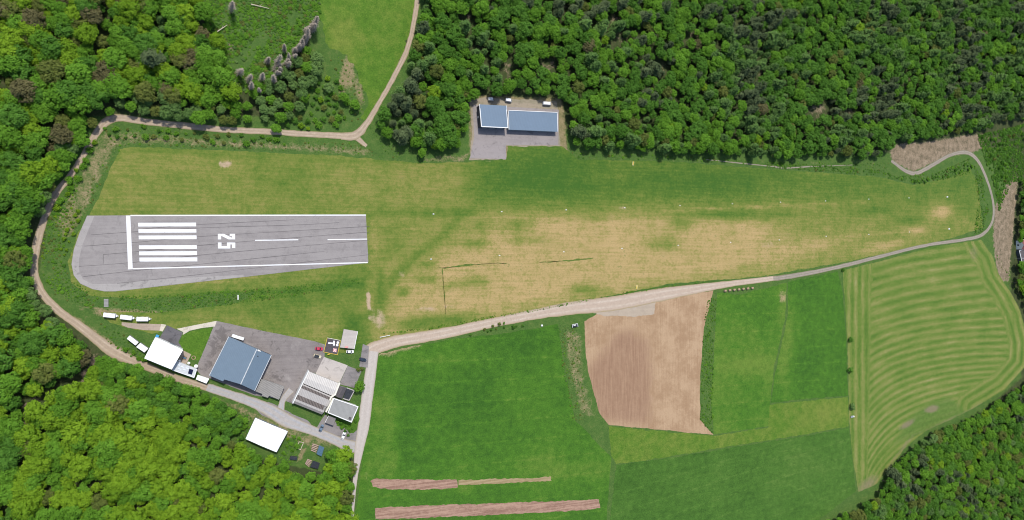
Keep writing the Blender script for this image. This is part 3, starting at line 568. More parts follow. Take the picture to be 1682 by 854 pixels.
PAL = {
    'yellow_green': leaf_mat('leaf_yellow_green', (0.110, 0.215, 0.011), (0.225, 0.365, 0.022)),
    'bright_green': leaf_mat('leaf_bright_green', (0.074, 0.182, 0.013), (0.155, 0.325, 0.030)),
    'deep_green': leaf_mat('leaf_deep_green', (0.052, 0.140, 0.014), (0.108, 0.245, 0.032)),
    'olive': leaf_mat('leaf_olive', (0.090, 0.125, 0.024), (0.175, 0.205, 0.045)),
    'brown': leaf_mat('leaf_brown_bud', (0.100, 0.095, 0.038), (0.185, 0.170, 0.072)),
    'pale_green': leaf_mat('leaf_pale_green', (0.085, 0.165, 0.040), (0.175, 0.285, 0.080)),
    'pine': leaf_mat('needle_pine', (0.052, 0.114, 0.026), (0.118, 0.210, 0.050), 0.2),
    'spruce': leaf_mat('needle_spruce', (0.046, 0.074, 0.030), (0.108, 0.145, 0.060), 0.2),
}
M['bark'] = plain('bark', (0.12, 0.09, 0.065), 0.9, 0.3, 2.0); M['deadwood'] = plain('dead_grey_wood', (0.40, 0.335, 0.27), 0.9, 0.25, 2.0)
def quads_mesh(name, pos, nrm, size, tone, mat):
    n = len(pos); nrm = nrm / np.linalg.norm(nrm, axis=1, keepdims=True)
    ref = rng.normal(size=(n, 3)); t1 = np.cross(nrm, ref); t1 /= np.linalg.norm(t1, axis=1, keepdims=True); t2 = np.cross(nrm, t1)
    sz = size[:, None]; V = np.empty((n, 4, 3)); asp = rng.uniform(.6, 1.0, (n, 1))
    V[:, 0] = pos - t1 * sz - t2 * sz * asp * .3; V[:, 1] = pos - t2 * sz * asp + t1 * sz * .2; V[:, 2] = pos + t1 * sz + t2 * sz * asp * .2; V[:, 3] = pos + t2 * sz * asp - nrm * sz * .25
    me = bpy.data.meshes.new(name); me.vertices.add(4 * n); me.vertices.foreach_set('co', V.reshape(-1))
    me.loops.add(4 * n); me.loops.foreach_set('vertex_index', np.arange(4 * n)); me.polygons.add(n)
    me.polygons.foreach_set('loop_start', np.arange(n) * 4); me.polygons.foreach_set('loop_total', np.full(n, 4)); me.update()
    a = me.attributes.new('tone', 'FLOAT', 'POINT'); a.data.foreach_set('value', np.repeat(tone, 4).astype(np.float32))
    me.materials.append(mat); return me
def rand_dirs(n):
    d = rng.normal(size=(n, 3)); return d / np.linalg.norm(d, axis=1, keepdims=True)
def crown_cloud(Rc, zc, nlobe, per, leaf, squash=0.8, lobe_r=(.30, .46), spread=.68):
    pos = []; nr = []; tone = []; size = []
    ds = rand_dirs(nlobe * 3); ds = ds[ds[:, 2] > -0.25][:nlobe]
    for d in ds:
        c = d * Rc * rng.uniform(spread - .14, spread + .1) * np.array([1, 1, squash]); r = Rc * rng.uniform(*lobe_r); tl = rng.uniform(0.0, 0.55)
        q = rand_dirs(per); q = q[(q @ d) > -0.45]; rad = r * rng.uniform(.72, 1.06, len(q)) * (1 + .18 * np.sin(q[:, 0] * 7 + q[:, 1] * 6))
        pos.append(c + q * rad[:, None] * np.array([1, 1, .85])); nr.append(q + rng.normal(size=q.shape) * .32 + np.array([0, 0, .45])); tone.append(tl + rng.uniform(0, .45, len(q))); size.append(rng.uniform(.6, 1.15, len(q)) * leaf)
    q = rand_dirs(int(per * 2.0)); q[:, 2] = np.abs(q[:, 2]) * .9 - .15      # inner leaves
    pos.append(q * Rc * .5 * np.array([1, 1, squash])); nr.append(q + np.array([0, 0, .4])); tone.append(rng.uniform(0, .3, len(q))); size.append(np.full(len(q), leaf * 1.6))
    p = np.concatenate(pos); p[:, 2] += zc
    return p, np.concatenate(nr), np.concatenate(size), np.concatenate(tone)
def broad_crown(pal, k):
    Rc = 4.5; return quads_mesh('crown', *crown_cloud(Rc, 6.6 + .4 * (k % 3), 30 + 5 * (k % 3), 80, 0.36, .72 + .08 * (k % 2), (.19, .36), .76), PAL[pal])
def shrub_mesh(pal, k):
    p, n, s, t = crown_cloud(1.5, 0.95, 8 + k, 46, 0.22, .75, (.34, .55), .6); p[:, 2] = np.maximum(p[:, 2], .05); return quads_mesh('foliage', p, n, s, t, PAL[pal])
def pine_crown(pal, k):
    pos = []; nr = []; tone = []; size = []; H = 9.6 + .8 * (k % 3); nl = 10
    for i in range(nl):
        t = i / (nl - 1); z = 2.6 + t * (H - 3.0); rad = 3.5 * (1 - t) ** .5 * (.8 if t < .12 else 1) + .3; nb = int(4 + 5 * (1 - t))
        for j in range(nb):
            a = rng.uniform(0, 6.28); L = rad * rng.uniform(.6, 1.08); m = int(14 + L * 12); s = rng.uniform(.25, 1, m); tn = rng.uniform(0, .55)
            ax, ay = math.cos(a), math.sin(a); side = rng.normal(size=m) * .55 * (s + .4); dz = rng.normal(size=m) * .22 + s * rng.uniform(-.5, .4)
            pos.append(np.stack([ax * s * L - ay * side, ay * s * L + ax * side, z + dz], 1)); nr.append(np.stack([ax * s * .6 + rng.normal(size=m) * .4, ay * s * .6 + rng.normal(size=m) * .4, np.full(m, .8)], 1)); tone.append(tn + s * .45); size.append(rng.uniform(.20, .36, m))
    return quads_mesh('crown', np.concatenate(pos), np.concatenate(nr), np.concatenate(size), np.concatenate(tone), PAL[pal])
def trunk_mesh(h, r, limbs=True):
    m = MB(); m.tube((0, 0, -.2), (.05, .08, h * .55), r, r * .7, 7); m.tube((.05, .08, h * .55), (0, .1, h), r * .7, r * .25, 6)
    if limbs:
        for k in range(5):
            a = k * 2.4; z = h * (.42 + .08 * k); m.tube((0, 0, z), (2.2 * math.cos(a), 2.2 * math.sin(a), z + 1.9), r * .42, r * .12, 5)
    me = m.mesh('trunk'); me.materials.append(M['bark']); return me
BT = trunk_mesh(8.2, .30); PT = trunk_mesh(9.4, .20, False); SS = MB()
for k in range(5): SS.tube((0, 0, -.05), (.6 * math.cos(k * 1.26), .6 * math.sin(k * 1.26), 1.0), .05, .02, 5)
ST_ = SS.mesh('stem'); ST_.materials.append(M['bark'])
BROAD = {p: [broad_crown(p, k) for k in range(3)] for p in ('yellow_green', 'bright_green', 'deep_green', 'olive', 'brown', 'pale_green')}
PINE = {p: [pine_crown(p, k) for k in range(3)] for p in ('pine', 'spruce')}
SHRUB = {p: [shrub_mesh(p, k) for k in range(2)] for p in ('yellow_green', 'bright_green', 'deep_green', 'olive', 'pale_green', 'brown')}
def poisson(poly, rmin, margin_ok=None, tries=30000):
    W = [P(x, y) for x, y in poly]; xs = [w.x for w in W]; ys = [w.y for w in W]; area = (max(xs) - min(xs)) * (max(ys) - min(ys))
    n = int(min(60000, area / (rmin * rmin) * 9)); X = rng.uniform(min(xs), max(xs), n); Y = rng.uniform(min(ys), max(ys), n)
    ok = inside(X, Y, [(w.x, w.y) for w in W]); X, Y = X[ok], Y[ok]; grid = {}; out = []
    for x, y in zip(X, Y):
        i, j = int(x // rmin), int(y // rmin); good = True
        for a in (-1, 0, 1):
            for b in (-1, 0, 1):
                for q in grid.get((i + a, j + b), ()):
                    if (q[0] - x) ** 2 + (q[1] - y) ** 2 < rmin * rmin: good = False
        if good: grid.setdefault((i, j), []).append((x, y)); out.append((x, y))
    return out
def pick(w):
    ks = list(w); p = np.array([w[k] for k in ks], float); return ks[rng.choice(len(ks), p=p / p.sum())]
def nz(x, y, s, o): return mnoise.noise((x * s + o, y * s - o, o))
AVOID = [(152, 592, 10), (144, 606, 9), (136, 622, 8), (130, 638, 6), (42, 672, 9), (40, 692, 8), (38, 655, 6)]
TREES = []                                        # dict per tree
def plant(poly, rmin, rr, weights, region, con=0.0, con_fn=None, gaps=()):
    for x, y in poisson(poly, rmin):
        px, py = to_px(x, y, 6.0)
        if any(math.hypot((px - g[0]) / 1.3, py - g[1]) < g[2] for g in gaps): continue
        if any(math.hypot(px - g[0], py - g[1]) < g[2] for g in AVOID): continue
        v = nz(x, y, .018, 4.2); c = con + (con_fn(px, py) if con_fn else 0) + .55 * v
        conif = rng.random() < c
        s = rng.uniform(*rr) * (1 + .18 * nz(x, y, .03, 9))
        w = weights(px, py, x, y) if callable(weights) else weights
        pal = ('spruce' if nz(x, y, .02, 33) > .05 or (600 < px < 700 and py < 260 and rng.random() < .7) else 'pine') if conif else pick(w)
        TREES.append(dict(x=x, y=y, px=px, py=py, r=s, conif=conif, pal=pal, var=int(rng.integers(3)), rot=rng.uniform(0, 6.28), region=region))
def w_left(px, py, x, y):
    v = nz(x, y, .03, 2); return dict(yellow_green=.28 + .3 * v + (.12 if py < 150 else -.1), bright_green=.45, deep_green=max(.02, .22 - .4 * v + (.2 if py > 280 else 0)), olive=.10 if py < 160 else .02, brown=.05 if py < 170 else .01) if True else {}
def clampw(f): return lambda *a: {k: max(.005, q) for k, q in f(*a).items()}
w_low = lambda px, py, x, y: dict(yellow_green=.62 + .5 * nz(x, y, .03, 5), bright_green=.42, deep_green=.02 + (.4 if px < 45 else 0), olive=.05, brown=.01)
w_low2 = lambda px, py, x, y: dict(yellow_green=.08, bright_green=.75, deep_green=.25, olive=.03)
w_top = lambda px, py, x, y: dict(yellow_green=.01, bright_green=.52 + .5 * nz(x, y, .03, 7) - (.15 if px > 1200 else 0), deep_green=.55 - .4 * nz(x, y, .03, 7) + (.3 if px > 1200 else 0), olive=.04, brown=.005)
w_br = lambda px, py, x, y: dict(yellow_green=.05, bright_green=.50, deep_green=.40, olive=.12, pale_green=.06)
R_UL = [(-150, -150), (310, -150), (322, 0), (345, 40), (365, 90), (388, 145), (380, 176), (330, 172), (260, 158), (190, 162), (150, 168), (150, 190), (132, 222), (104, 268), (76, 306), (56, 345), (40, 395), (36, 440), (44, 480), (72, 522), (108, 548), (148, 575), (128, 602), (60, 640), (34, 670), (30, 760), (-150, 760)]
plant(R_UL, 4.2, (2.6, 5.8), clampw(w_left), 'left', -.22, lambda px, py: .95 * math.exp(-((px - 255) / 30) ** 2 - ((py - 65) / 55) ** 2))
plant([(150, 184), (156, 204), (138, 238), (110, 280), (83, 315), (64, 355), (50, 400), (46, 440), (56, 480), (82, 514), (118, 540), (100, 545), (40, 480), (20, 440), (38, 350), (78, 280), (108, 222)], 4.2, (2.6, 3.6), dict(pale_green=.45, bright_green=.5, olive=.05), 'leftbelt', -.5)
plant([(186, 168), (260, 160), (330, 174), (400, 170), (440, 135), (480, 100), (512, 78), (528, 110), (505, 145), (500, 180), (470, 196), (400, 202), (320, 198), (250, 190)], 4.2, (2.6, 3.7), dict(pale_green=.65, bright_green=.3, olive=.05), 'hedge', -.5)
plant([(166, 590), (215, 600), (262, 617), (332, 642), (374, 664), (392, 695), (380, 722), (340, 720), (280, 690), (200, 650), (150, 620)], 3.5, (2.4, 3.8), clampw(w_low2), 'belt', -.5)
plant([(130, 625), (150, 620), (200, 650), (280, 690), (340, 720), (385, 728), (440, 752), (465, 758), (480, 775), (505, 775), (535, 775), (548, 745), (568, 748), (580, 765), (578, 800), (570, 870), (555, 960), (-150, 960), (-150, 775), (44, 768), (48, 700), (66, 662)], 4.0, (2.6, 5.6), clampw(w_low), 'lower', -.45)
plant([(698, -150), (692, 30), (680, 90), (656, 142), (631, 178), (613, 206), (642, 232), (690, 243), (756, 236), (762, 165), (782, 153), (912, 156), (930, 175), (938, 240), (1100, 248), (1180, 250), (1260, 256), (1340, 256), (1440, 256), (1458, 232), (1530, 222), (1600, 216), (1625, 200), (1700, 190), (1900, 150), (1900, -220)], 3.9, (2.2, 4.8), clampw(w_top), 'upper', .14, lambda px, py: .75 * math.exp(-((px - 660) / 42) ** 2 - ((py - 160) / 110) ** 2) + .16 * (px > 1050) * (py < 200) - .2 * math.exp(-((px - 750) / 25) ** 2), GAPS)
plant([(1670, 300), (1700, 285), (1900, 290), (1900, 520), (1688, 520), (1676, 500), (1664, 468), (1664, 440), (1668, 340)], 4.4, (2.4, 3.8), clampw(w_br), 'edge', -.2, None, [(1683, 412, 17)])
plant([(1325, 960), (1330, 864), (1396, 836), (1436, 810), (1452, 776), (1474, 748), (1522, 712), (1586, 688), (1638, 655), (1690, 620), (1900, 550), (1900, 960)], 4.6, (2.9, 4.7), clampw(w_br), 'right', .04)
for px, py, r, pal, reg in [(548, 748, 4.6, 'bright_green', 'lane'), (563, 744, 5.2, 'yellow_green', 'lane'), (573, 768, 4.6, 'olive', 'lane'), (545, 770, 2.6, 'pale_green', 'lane'), (591, 636, 3.2, 'bright_green', 'single'), (716, 236, 3.4, 'yellow_green', 'upperedge'), (694, 250, 2.8, 'bright_green', 'upperedge'), (740, 232, 4.4, 'bright_green', 'upperedge'), (566, 160, 2.8, 'bright_green', 'slope'), (583, 172, 3.0, 'bright_green', 'slope'), (540, 143, 2.6, 'pale_green', 'slope'), (500, 160, 2.8, 'bright_green', 'slope'), (454, 210, 2.8, 'bright_green', 'roadtree'), (180, 182, 2.4, 'bright_green', 'roadtree')]:
    w = P(px, py, 5.0); TREES.append(dict(x=w.x, y=w.y, px=px, py=py, r=r, conif=False, pal=pal, var=int(rng.integers(3)), rot=rng.uniform(0, 6.28), region=reg, keep=True))
PLACE = {'left': 'in the wood left of the curving gravel road', 'leftbelt': 'in the pale belt left of the curving road', 'hedge': 'in the tree belt along the top gravel road', 'belt': 'in the young belt beside the grey lane', 'lower': 'in the dense wood at lower left', 'upper': 'in the big upper forest around the two blue-roofed sheds', 'edge': 'in the strip at the right picture edge', 'right': 'in the wood at the lower right corner'}
COLW = {'yellow_green': 'yellow-green', 'bright_green': 'bright green', 'deep_green': 'deep green', 'olive': 'olive', 'brown': 'brownish half-bare', 'pale_green': 'pale green', 'pine': 'dark green', 'spruce': 'grey-green'}
SPECIAL = {(548, 748): 'rounded bright green tree behind the woodpiles below the lane', (563, 744): 'large yellow-green tree at the lane and village road corner', (573, 768): 'olive brown tree beside the narrow end of the village road', (545, 770): 'small pale grey-green tree between the woodpiles and the lower wood', (591, 636): 'single round light green tree beside the village road', (716, 236): 'light yellow-green round tree at the forest edge left of the forecourt', (694, 250): 'small bright tree at the lowest tip of the forest edge', (740, 232): 'bright green tree just left of the upper forecourt', (566, 160): 'round bright tree, left of two at the meadow slope', (583, 172): 'round bright tree, right of two at the meadow slope', (540, 143): 'pale round tree at the middle of the shrubby slope', (500, 160): 'bright round tree left in the shrubby slope', (454, 210): 'small round tree standing alone on the gravel road edge', (180, 182): 'small round tree at the upper bend of the gravel road'}
LAND = [('leftmost white van', 807, 162), ('long shed roof', 880, 200), ('yellow grass sign', 1040, 268), ('bare pink soil bank', 1530, 250), ('road junction', 590, 222), ('topmost dead spruce', 515, 36), ('sharp upper road bend', 176, 199), ('curved runway end', 120, 440), ('leftmost caravan', 180, 519), ('clubhouse roof', 267, 580), ('white hall roof', 437, 715), ('woodpiles', 510, 745), ('upper edge midpoint', 841, 0), ('grass runway end', 1608, 320), ('white water trough', 1398, 684), ('mown meadow tip', 1415, 805), ('edge house', 1680, 410), ('lower right corner', 1682, 854), ('upper right corner', 1682, 0), ('lower left corner', 0, 854), ('upper left corner', 0, 0), ('fourth upper marker', 1026, 341), ('field path bend', 1290, 276), ('hill track top', 686, 5)]
def where(px, py):
    NUM = 'no one two three four five six seven eight nine ten eleven twelve thirteen fourteen fifteen sixteen seventeen eighteen nineteen twenty'.split()
    nw = lambda k: NUM[k] if k <= 20 else 'over twenty'
    n, x, y = min(LAND, key=lambda q: math.hypot(px - q[1], py - q[2])); a, b = round((y - py) / 12), round((px - x) / 12)
    v = '' if a == 0 else f"{nw(abs(a))} half-crown{'s' if abs(a) > 1 else ''} {'above' if a > 0 else 'below'}"; h = '' if b == 0 else f"{nw(abs(b))} {'right' if b > 0 else 'left'} of"
    return (v + ' and ' + h if v and h else v + ' ' if v else h + ' ' if h else 'right beside').strip() + ' the ' + n
def in_frame(t): return -8 < t['px'] < 1690 and -8 < t['py'] < 862
def app(t): return (3 if t.get('keep') else 1) * t['r'] / (FPX * CT - (t['px'] - 841) * ST) * 1e4
mass = []
for conif in (False, True):
    ts = [t for t in TREES if t['conif'] == conif]; vis = sorted([t for t in ts if in_frame(t)], key=app, reverse=True)
    single = vis[:290]; ids = {id(t) for t in single}; mass += [t for t in ts if id(t) not in ids]
    for t in single:
        nm = 'conifer_tree' if conif else 'broadleaf_tree'; sc = t['r'] / (3.4 if conif else 4.5)
        if t.get('keep'): lab = SPECIAL[(t['px'], t['py'])]; grp = 'trees standing out singly'
        else:
            size = 'big' if t['r'] > (3.9 if conif else 4.7) else 'medium' if t['r'] > 3.2 else 'small'
            lab = f"{COLW[t['pal']]} {'conifer' if conif else 'broadleaf'} {where(t['px'], t['py'])}"; grp = ('conifers ' if conif else 'broadleaf trees ') + PLACE[t['region']]
        o = empty(nm, (t['x'], t['y'], 0), t['rot'], lab, 'tree', grp); o.scale = (sc * rng.uniform(.88, 1.12), sc * rng.uniform(.88, 1.12), sc * (1.0 if conif else rng.uniform(.78, 1.02)))
        link_mesh('trunk', PT if conif else BT, None, o); link_mesh('crown', (PINE if conif else BROAD)[t['pal']][t['var']], None, o)
print('trees', len(TREES), 'mass', len(mass), 'conif', sum(t['conif'] for t in TREES))
# shrubs
SHR = []
def shrubs(poly, rmin, rr, w, place, cap=60):
    pts = poisson(poly, rmin); rng.shuffle(pts)
    for x, y in pts[:cap]: SHR.append((x, y, rng.uniform(*rr), pick(w), place))
shrubs([(165, 206), (235, 208), (330, 218), (460, 226), (470, 240), (400, 240), (300, 232), (240, 226), (190, 226), (165, 218)], 3.6, (.8, 1.9), dict(bright_green=.5, olive=.25, deep_green=.25), 'on the bank under the top road', 42)
shrubs([(150, 232), (160, 236), (140, 280), (120, 312), (96, 345), (92, 338), (122, 285)], 3.2, (1.2, 2.3), dict(bright_green=.6, yellow_green=.3, deep_green=.1), 'inside the left road curve', 18)
shrubs([(126, 345), (134, 350), (112, 412), (104, 422), (98, 412), (110, 380)], 2.3, (.7, 1.3), dict(yellow_green=1), 'in the row beside the runway end', 16)
shrubs([(490, 150), (545, 128), (580, 150), (590, 175), (560, 205), (520, 212), (470, 208), (490, 180)], 3.3, (1.1, 2.2), dict(deep_green=.4, bright_green=.35, olive=.15, yellow_green=.1), 'on the slope above the road junction', 45)
shrubs([(205, 572), (228, 578), (240, 592), (225, 590), (208, 582)], 2.6, (1.1, 1.9), dict(bright_green=1), 'under the two white containers', 6)
shrubs([(382, 672), (412, 690), (402, 716), (388, 722)], 3.2, (.9, 1.8), dict(bright_green=.8, deep_green=.2), 'left of the white-roofed hall', 8)
shrubs([(470, 716), (496, 716), (484, 745), (460, 744)], 2.8, (.9, 1.7), dict(bright_green=.9, yellow_green=.1), 'right of the white-roofed hall', 10)
shrubs([(553, 692), (576, 697), (585, 690), (580, 712), (572, 716), (556, 702)], 2.0, (.6, 1.2), dict(deep_green=.8, bright_green=.2), 'in the flat-roofed house garden', 12)
shrubs([(800, 533), (860, 527), (870, 534), (800, 545), (770, 551)], 2.4, (.6, 1.4), dict(deep_green=.6, bright_green=.2, olive=.2), 'between farm road and cereal field', 12)
shrubs([(1610, 225), (1690, 215), (1690, 292), (1650, 300), (1630, 270)], 4.5, (1.0, 2.2), dict(deep_green=.7, bright_green=.2, olive=.1), 'in scrub beyond the right loop', 40)
shrubs([(1500, 298), (1545, 288), (1590, 268), (1600, 276), (1560, 290), (1510, 302)], 3.2, (.8, 1.6), dict(deep_green=.6, bright_green=.4), 'on the bank inside the right loop', 14)
for px, py, r, pal in [(1394, 557, 2.4, 'deep_green'), (1394, 607, 2.6, 'deep_green'), (1398, 667, 2.9, 'pale_green'), (1383, 443, 1.6, 'deep_green'), (588, 607, 1.3, 'olive'), (594, 606, 1.2, 'olive'), (124, 291, 1.0, 'yellow_green')]:
    w = P(px, py); SHR.append((w.x, w.y, r, pal, {1394: 'on the boundary of the mown meadow', 1398: 'shading the trough at the meadow boundary', 1383: 'at the upper corner of the mown meadow', 588: 'left in the hedge under the dark car', 594: 'right in the hedge under the dark car', 124: 'flowering alone in the dry bank'}[px]))
sh_proto = {}; SHR = [(*q, to_px(q[0], q[1])[0]) for q in SHR]; rank = {}
for pl in {q[4] for q in SHR}:
    for k, q in enumerate(sorted([q for q in SHR if q[4] == pl], key=lambda q: q[5])): rank[(q[0], q[1])] = k + 1
ORDW = lambda k: f"{k}{'th' if 10 < k % 100 < 14 else {1: 'st', 2: 'nd', 3: 'rd'}.get(k % 10, 'th')}"
for x, y, r, pal, place, _ in SHR:
    o = empty('shrub', (x, y, 0), rng.uniform(0, 6.28), f"{'large' if r > 1.5 else 'low'} {COLW[pal]} shrub {place}, {ORDW(rank[(x, y)])} from left", 'shrub', 'shrubs ' + place); o.scale = (r / 1.5,) * 3
    k = int(rng.integers(2)); link_mesh('stem', ST_, None, o); f = link_mesh('foliage', SHRUB[pal][k], None, o); sh_proto.setdefault((pal, k), f)
# standing dead spruces
def dead_tree(px, py, h, label):
    tx, ty, sp = rng.uniform(-1.2, 2.6), rng.uniform(-.8, 1.8), rng.uniform(1.6, 3.0)
    w = P(px, py, h * .5); o = empty('dead_tree', (w.x, w.y, 0), 0, label, 'dead tree', 'grey dead spruces at the clearing'); m = MB(); m.tube((0, 0, -.2), (tx, ty, h), .22, .05, 6); m.build('trunk', M['deadwood'], o); m = MB()
    for k in range(300):
        t = rng.uniform(.15, 1); a = rng.uniform(0, 6.28); L = sp * (1.08 - t) ** .5 * rng.uniform(.5, 1.1) + .2; z = h * t
        m.tube((tx * t, ty * t, z), (tx * t + L * math.cos(a), ty * t + L * math.sin(a), z - .3 + rng.uniform(-.3, .3)), .09, .04, 3)
    m.build('branches', M['deadwood'], o)
dz = [(155, 355), (205, 395), (270, 460), (300, 305), (340, 345), (340, 400), (370, 370), (400, 320), (430, 280), (460, 240), (490, 210), (510, 170), (540, 110), (390, 250), (120, 30), (225, 430), (275, 385), (525, 135), (475, 225), (350, 310), (415, 300)]
WHERE = ['leftmost at the left rim of the clearing', 'second from the left rim of the clearing', 'lowest of all near the tree belt', 'short and alone in the clearing middle', 'in the short inner row, lower one', 'at the foot of the long grey row', 'second from the foot of the long grey row', 'third from the foot of the long grey row', 'fifth from the foot of the long grey row', 'seventh from the foot of the long grey row', 'ninth from the foot of the long grey row', 'third from the top of the long grey row', 'topmost of the long grey row', 'top of the short inner row', 'alone at the upper picture edge', 'left of the lowest dead tree', 'just above the lowest dead tree', 'second from the top of the long grey row', 'eighth from the foot of the long grey row', 'middle of the short inner row', 'fourth from the foot of the long grey row']
for (a, b), wh in zip(dz, WHERE): dead_tree(340 + a / 3.05, b / 3.05, rng.uniform(8, 18), 'bare grey dead spruce ' + wh)
for k in range(9):
    t = (k + .5) / 9; dead_tree(340 + (335 + 205 * t + rng.uniform(-14, 14)) / 3.05, (395 - 285 * t ** 1.05 + rng.uniform(-16, 10)) / 3.05, rng.uniform(7, 13), 'thinner bare grey spruce packed into the long diagonal dead row')
# masses: the rest of the wood, and low undergrowth
def scatter(name, label, cat, pts, protos, flatten=1.0):
    me = bpy.data.meshes.new(name); me.from_pydata([p[:3] for p in pts], [], [])
    for k, i in (('rot', 3), ('sc', 4)):
        a = me.attributes.new(k, 'FLOAT', 'POINT'); a.data.foreach_set('value', np.array([p[i] for p in pts], np.float32))
    a = me.attributes.new('var', 'INT', 'POINT'); a.data.foreach_set('value', np.array([p[5] for p in pts], np.int32))
    o = link_mesh(name, me); tag(o, label, cat, kind='stuff')
    g = bpy.data.node_groups.new(name, 'GeometryNodeTree'); g.interface.new_socket('Geometry', in_out='INPUT', socket_type='NodeSocketGeometry'); g.interface.new_socket('Geometry', in_out='OUTPUT', socket_type='NodeSocketGeometry')
    N, L = g.nodes, g.links; gi = N.new('NodeGroupInput'); go = N.new('NodeGroupOutput'); jn = N.new('GeometryNodeJoinGeometry')
    def named(nm, ty):
        n = N.new('GeometryNodeInputNamedAttribute'); n.data_type = ty; n.inputs[0].default_value = nm; return n.outputs[0]
    rot, sc, var = named('rot', 'FLOAT'), named('sc', 'FLOAT'), named('var', 'INT'); cx = N.new('ShaderNodeCombineXYZ'); L.new(rot, cx.inputs[2]); sv = N.new('ShaderNodeCombineXYZ'); mu = N.new('ShaderNodeMath'); mu.operation = 'MULTIPLY'; mu.inputs[1].default_value = flatten; L.new(sc, mu.inputs[0]); L.new(sc, sv.inputs[0]); L.new(sc, sv.inputs[1]); L.new(mu.outputs[0], sv.inputs[2])
    for v, obs in enumerate(protos):
        cp = N.new('FunctionNodeCompare'); cp.data_type = 'INT'; cp.operation = 'EQUAL'; L.new(var, cp.inputs[2]); cp.inputs[3].default_value = v
        for ob in obs:
            oi = N.new('GeometryNodeObjectInfo'); oi.inputs[0].default_value = ob; oi.transform_space = 'ORIGINAL'; oi.inputs['As Instance'].default_value = True
            ip = N.new('GeometryNodeInstanceOnPoints'); L.new(gi.outputs[0], ip.inputs['Points']); L.new(cp.outputs[0], ip.inputs['Selection']); L.new(oi.outputs['Geometry'], ip.inputs['Instance']); L.new(cx.outputs[0], ip.inputs['Rotation']); L.new(sv.outputs[0], ip.inputs['Scale']); L.new(ip.outputs[0], jn.inputs[0])
    L.new(jn.outputs[0], go.inputs[0]); md = o.modifiers.new('scatter', 'NODES'); md.node_group = g; return o
have = {}
for o in list(COL.objects):
    if o.name.startswith(('crown', 'trunk')): have.setdefault(o.data.name, o)
keys = sorted({((t['conif'], t['pal'], t['var'])) for t in mass}); protos = []; idx = {}
for c, p, v in keys:
    me = (PINE if c else BROAD)[p][v]; tr = (PT if c else BT)
    if me.name not in have: me = next(q for q in (PINE if c else BROAD)[p] + (PINE['pine'] if c else BROAD['bright_green']) if q.name in have)
    idx[(c, p, v)] = len(protos); protos.append([have[me.name], have[tr.name]])
scatter('forest', 'dense mixed wood of further broadleaf and conifer crowns around the airfield', 'forest', [(t['x'], t['y'], 0, t['rot'], t['r'] / (3.4 if t['conif'] else 4.5), idx[(t['conif'], t['pal'], t['var'])]) for t in mass], protos)
und = []; spk = sorted(sh_proto); spi = {k: i for i, k in enumerate(spk)}
def weeds(poly, rmin, rr, w):
    for x, y in poisson(poly, rmin):
        qx, qy = to_px(x, y)
        if nz(x, y, .07, 8) < -.18 and rng.random() < .65: continue
        if 168 < qx < 181 and 486 < qy < 506: continue
        p = pick(w); ks = [k for k in spk if k[0] == p] or [spk[0]]; und.append((x, y, -.05, rng.uniform(0, 6.28), rr[0] + (rr[1] - rr[0]) * rng.random() ** 2 / 1.2 * (1 + .8 * nz(x, y, .12, 6)), spi[ks[int(rng.integers(len(ks)))]]))
gr = dict(bright_green=.5, deep_green=.4, olive=.1)
weeds(REG_CLEARING, 1.15, (.4, .95), dict(bright_green=.6, deep_green=.2, olive=.1, pale_green=.1)); weeds([(118, 462), (160, 486), (260, 486), (400, 476), (585, 460), (590, 466), (480, 486), (390, 498), (260, 513), (160, 508), (105, 492)], 1.0, (.2, .5), dict(bright_green=.4, deep_green=.5, olive=.1))
weeds([(66, 400), (90, 340), (130, 285), (120, 350), (100, 420), (112, 450), (118, 475), (90, 485), (72, 455)], 1.3, (.25, .7), dict(bright_green=.6, yellow_green=.1, olive=.2, deep_green=.1))
weeds(REG_RIGHTSCRUB, 1.4, (.5, 1.1), dict(deep_green=.8, bright_green=.2)); weeds(REG_RIGHTBANK, 1.4, (.3, .8), dict(deep_green=.6, bright_green=.35, olive=.05))
weeds([(918, 533), (948, 540), (955, 600), (962, 690), (940, 690), (924, 600)], 1.5, (.25, .6), dict(pale_green=.5, olive=.3, bright_green=.2)); weeds([(1162, 492), (1177, 488), (1172, 560), (1170, 712), (1150, 690), (1155, 545)], 1.5, (.3, .75), dict(deep_green=.5, bright_green=.5))
weeds([(165, 214), (240, 212), (330, 220), (440, 226), (590, 236), (630, 258), (560, 252), (400, 245), (215, 238), (192, 250), (150, 335), (128, 375), (118, 370), (150, 300), (175, 235)], 1.6, (.15, .5), dict(olive=.5, bright_green=.3, pale_green=.2)); weeds([(540, 85), (585, 110), (602, 160), (590, 195), (560, 205), (545, 140)], 2.2, (.2, .55), dict(olive=.5, deep_green=.3, bright_green=.2))
weeds([(628, 548), (700, 538), (800, 520.5), (900, 504.5), (1000, 484), (1100, 468), (1180, 459), (1180, 462), (1100, 471.5), (1000, 487), (900, 507.5), (800, 524), (700, 541.5)], 0.9, (.15, .45), gr); weeds([(165, 530), (215, 556), (240, 590), (215, 586), (176, 560)], 1.5, (.2, .6), gr); weeds([(380, 665), (415, 688), (402, 722), (385, 725)], 1.3, (.25, .6), gr); weeds([(470, 712), (500, 720), (478, 765), (452, 745)], 1.2, (.25, .6), gr)
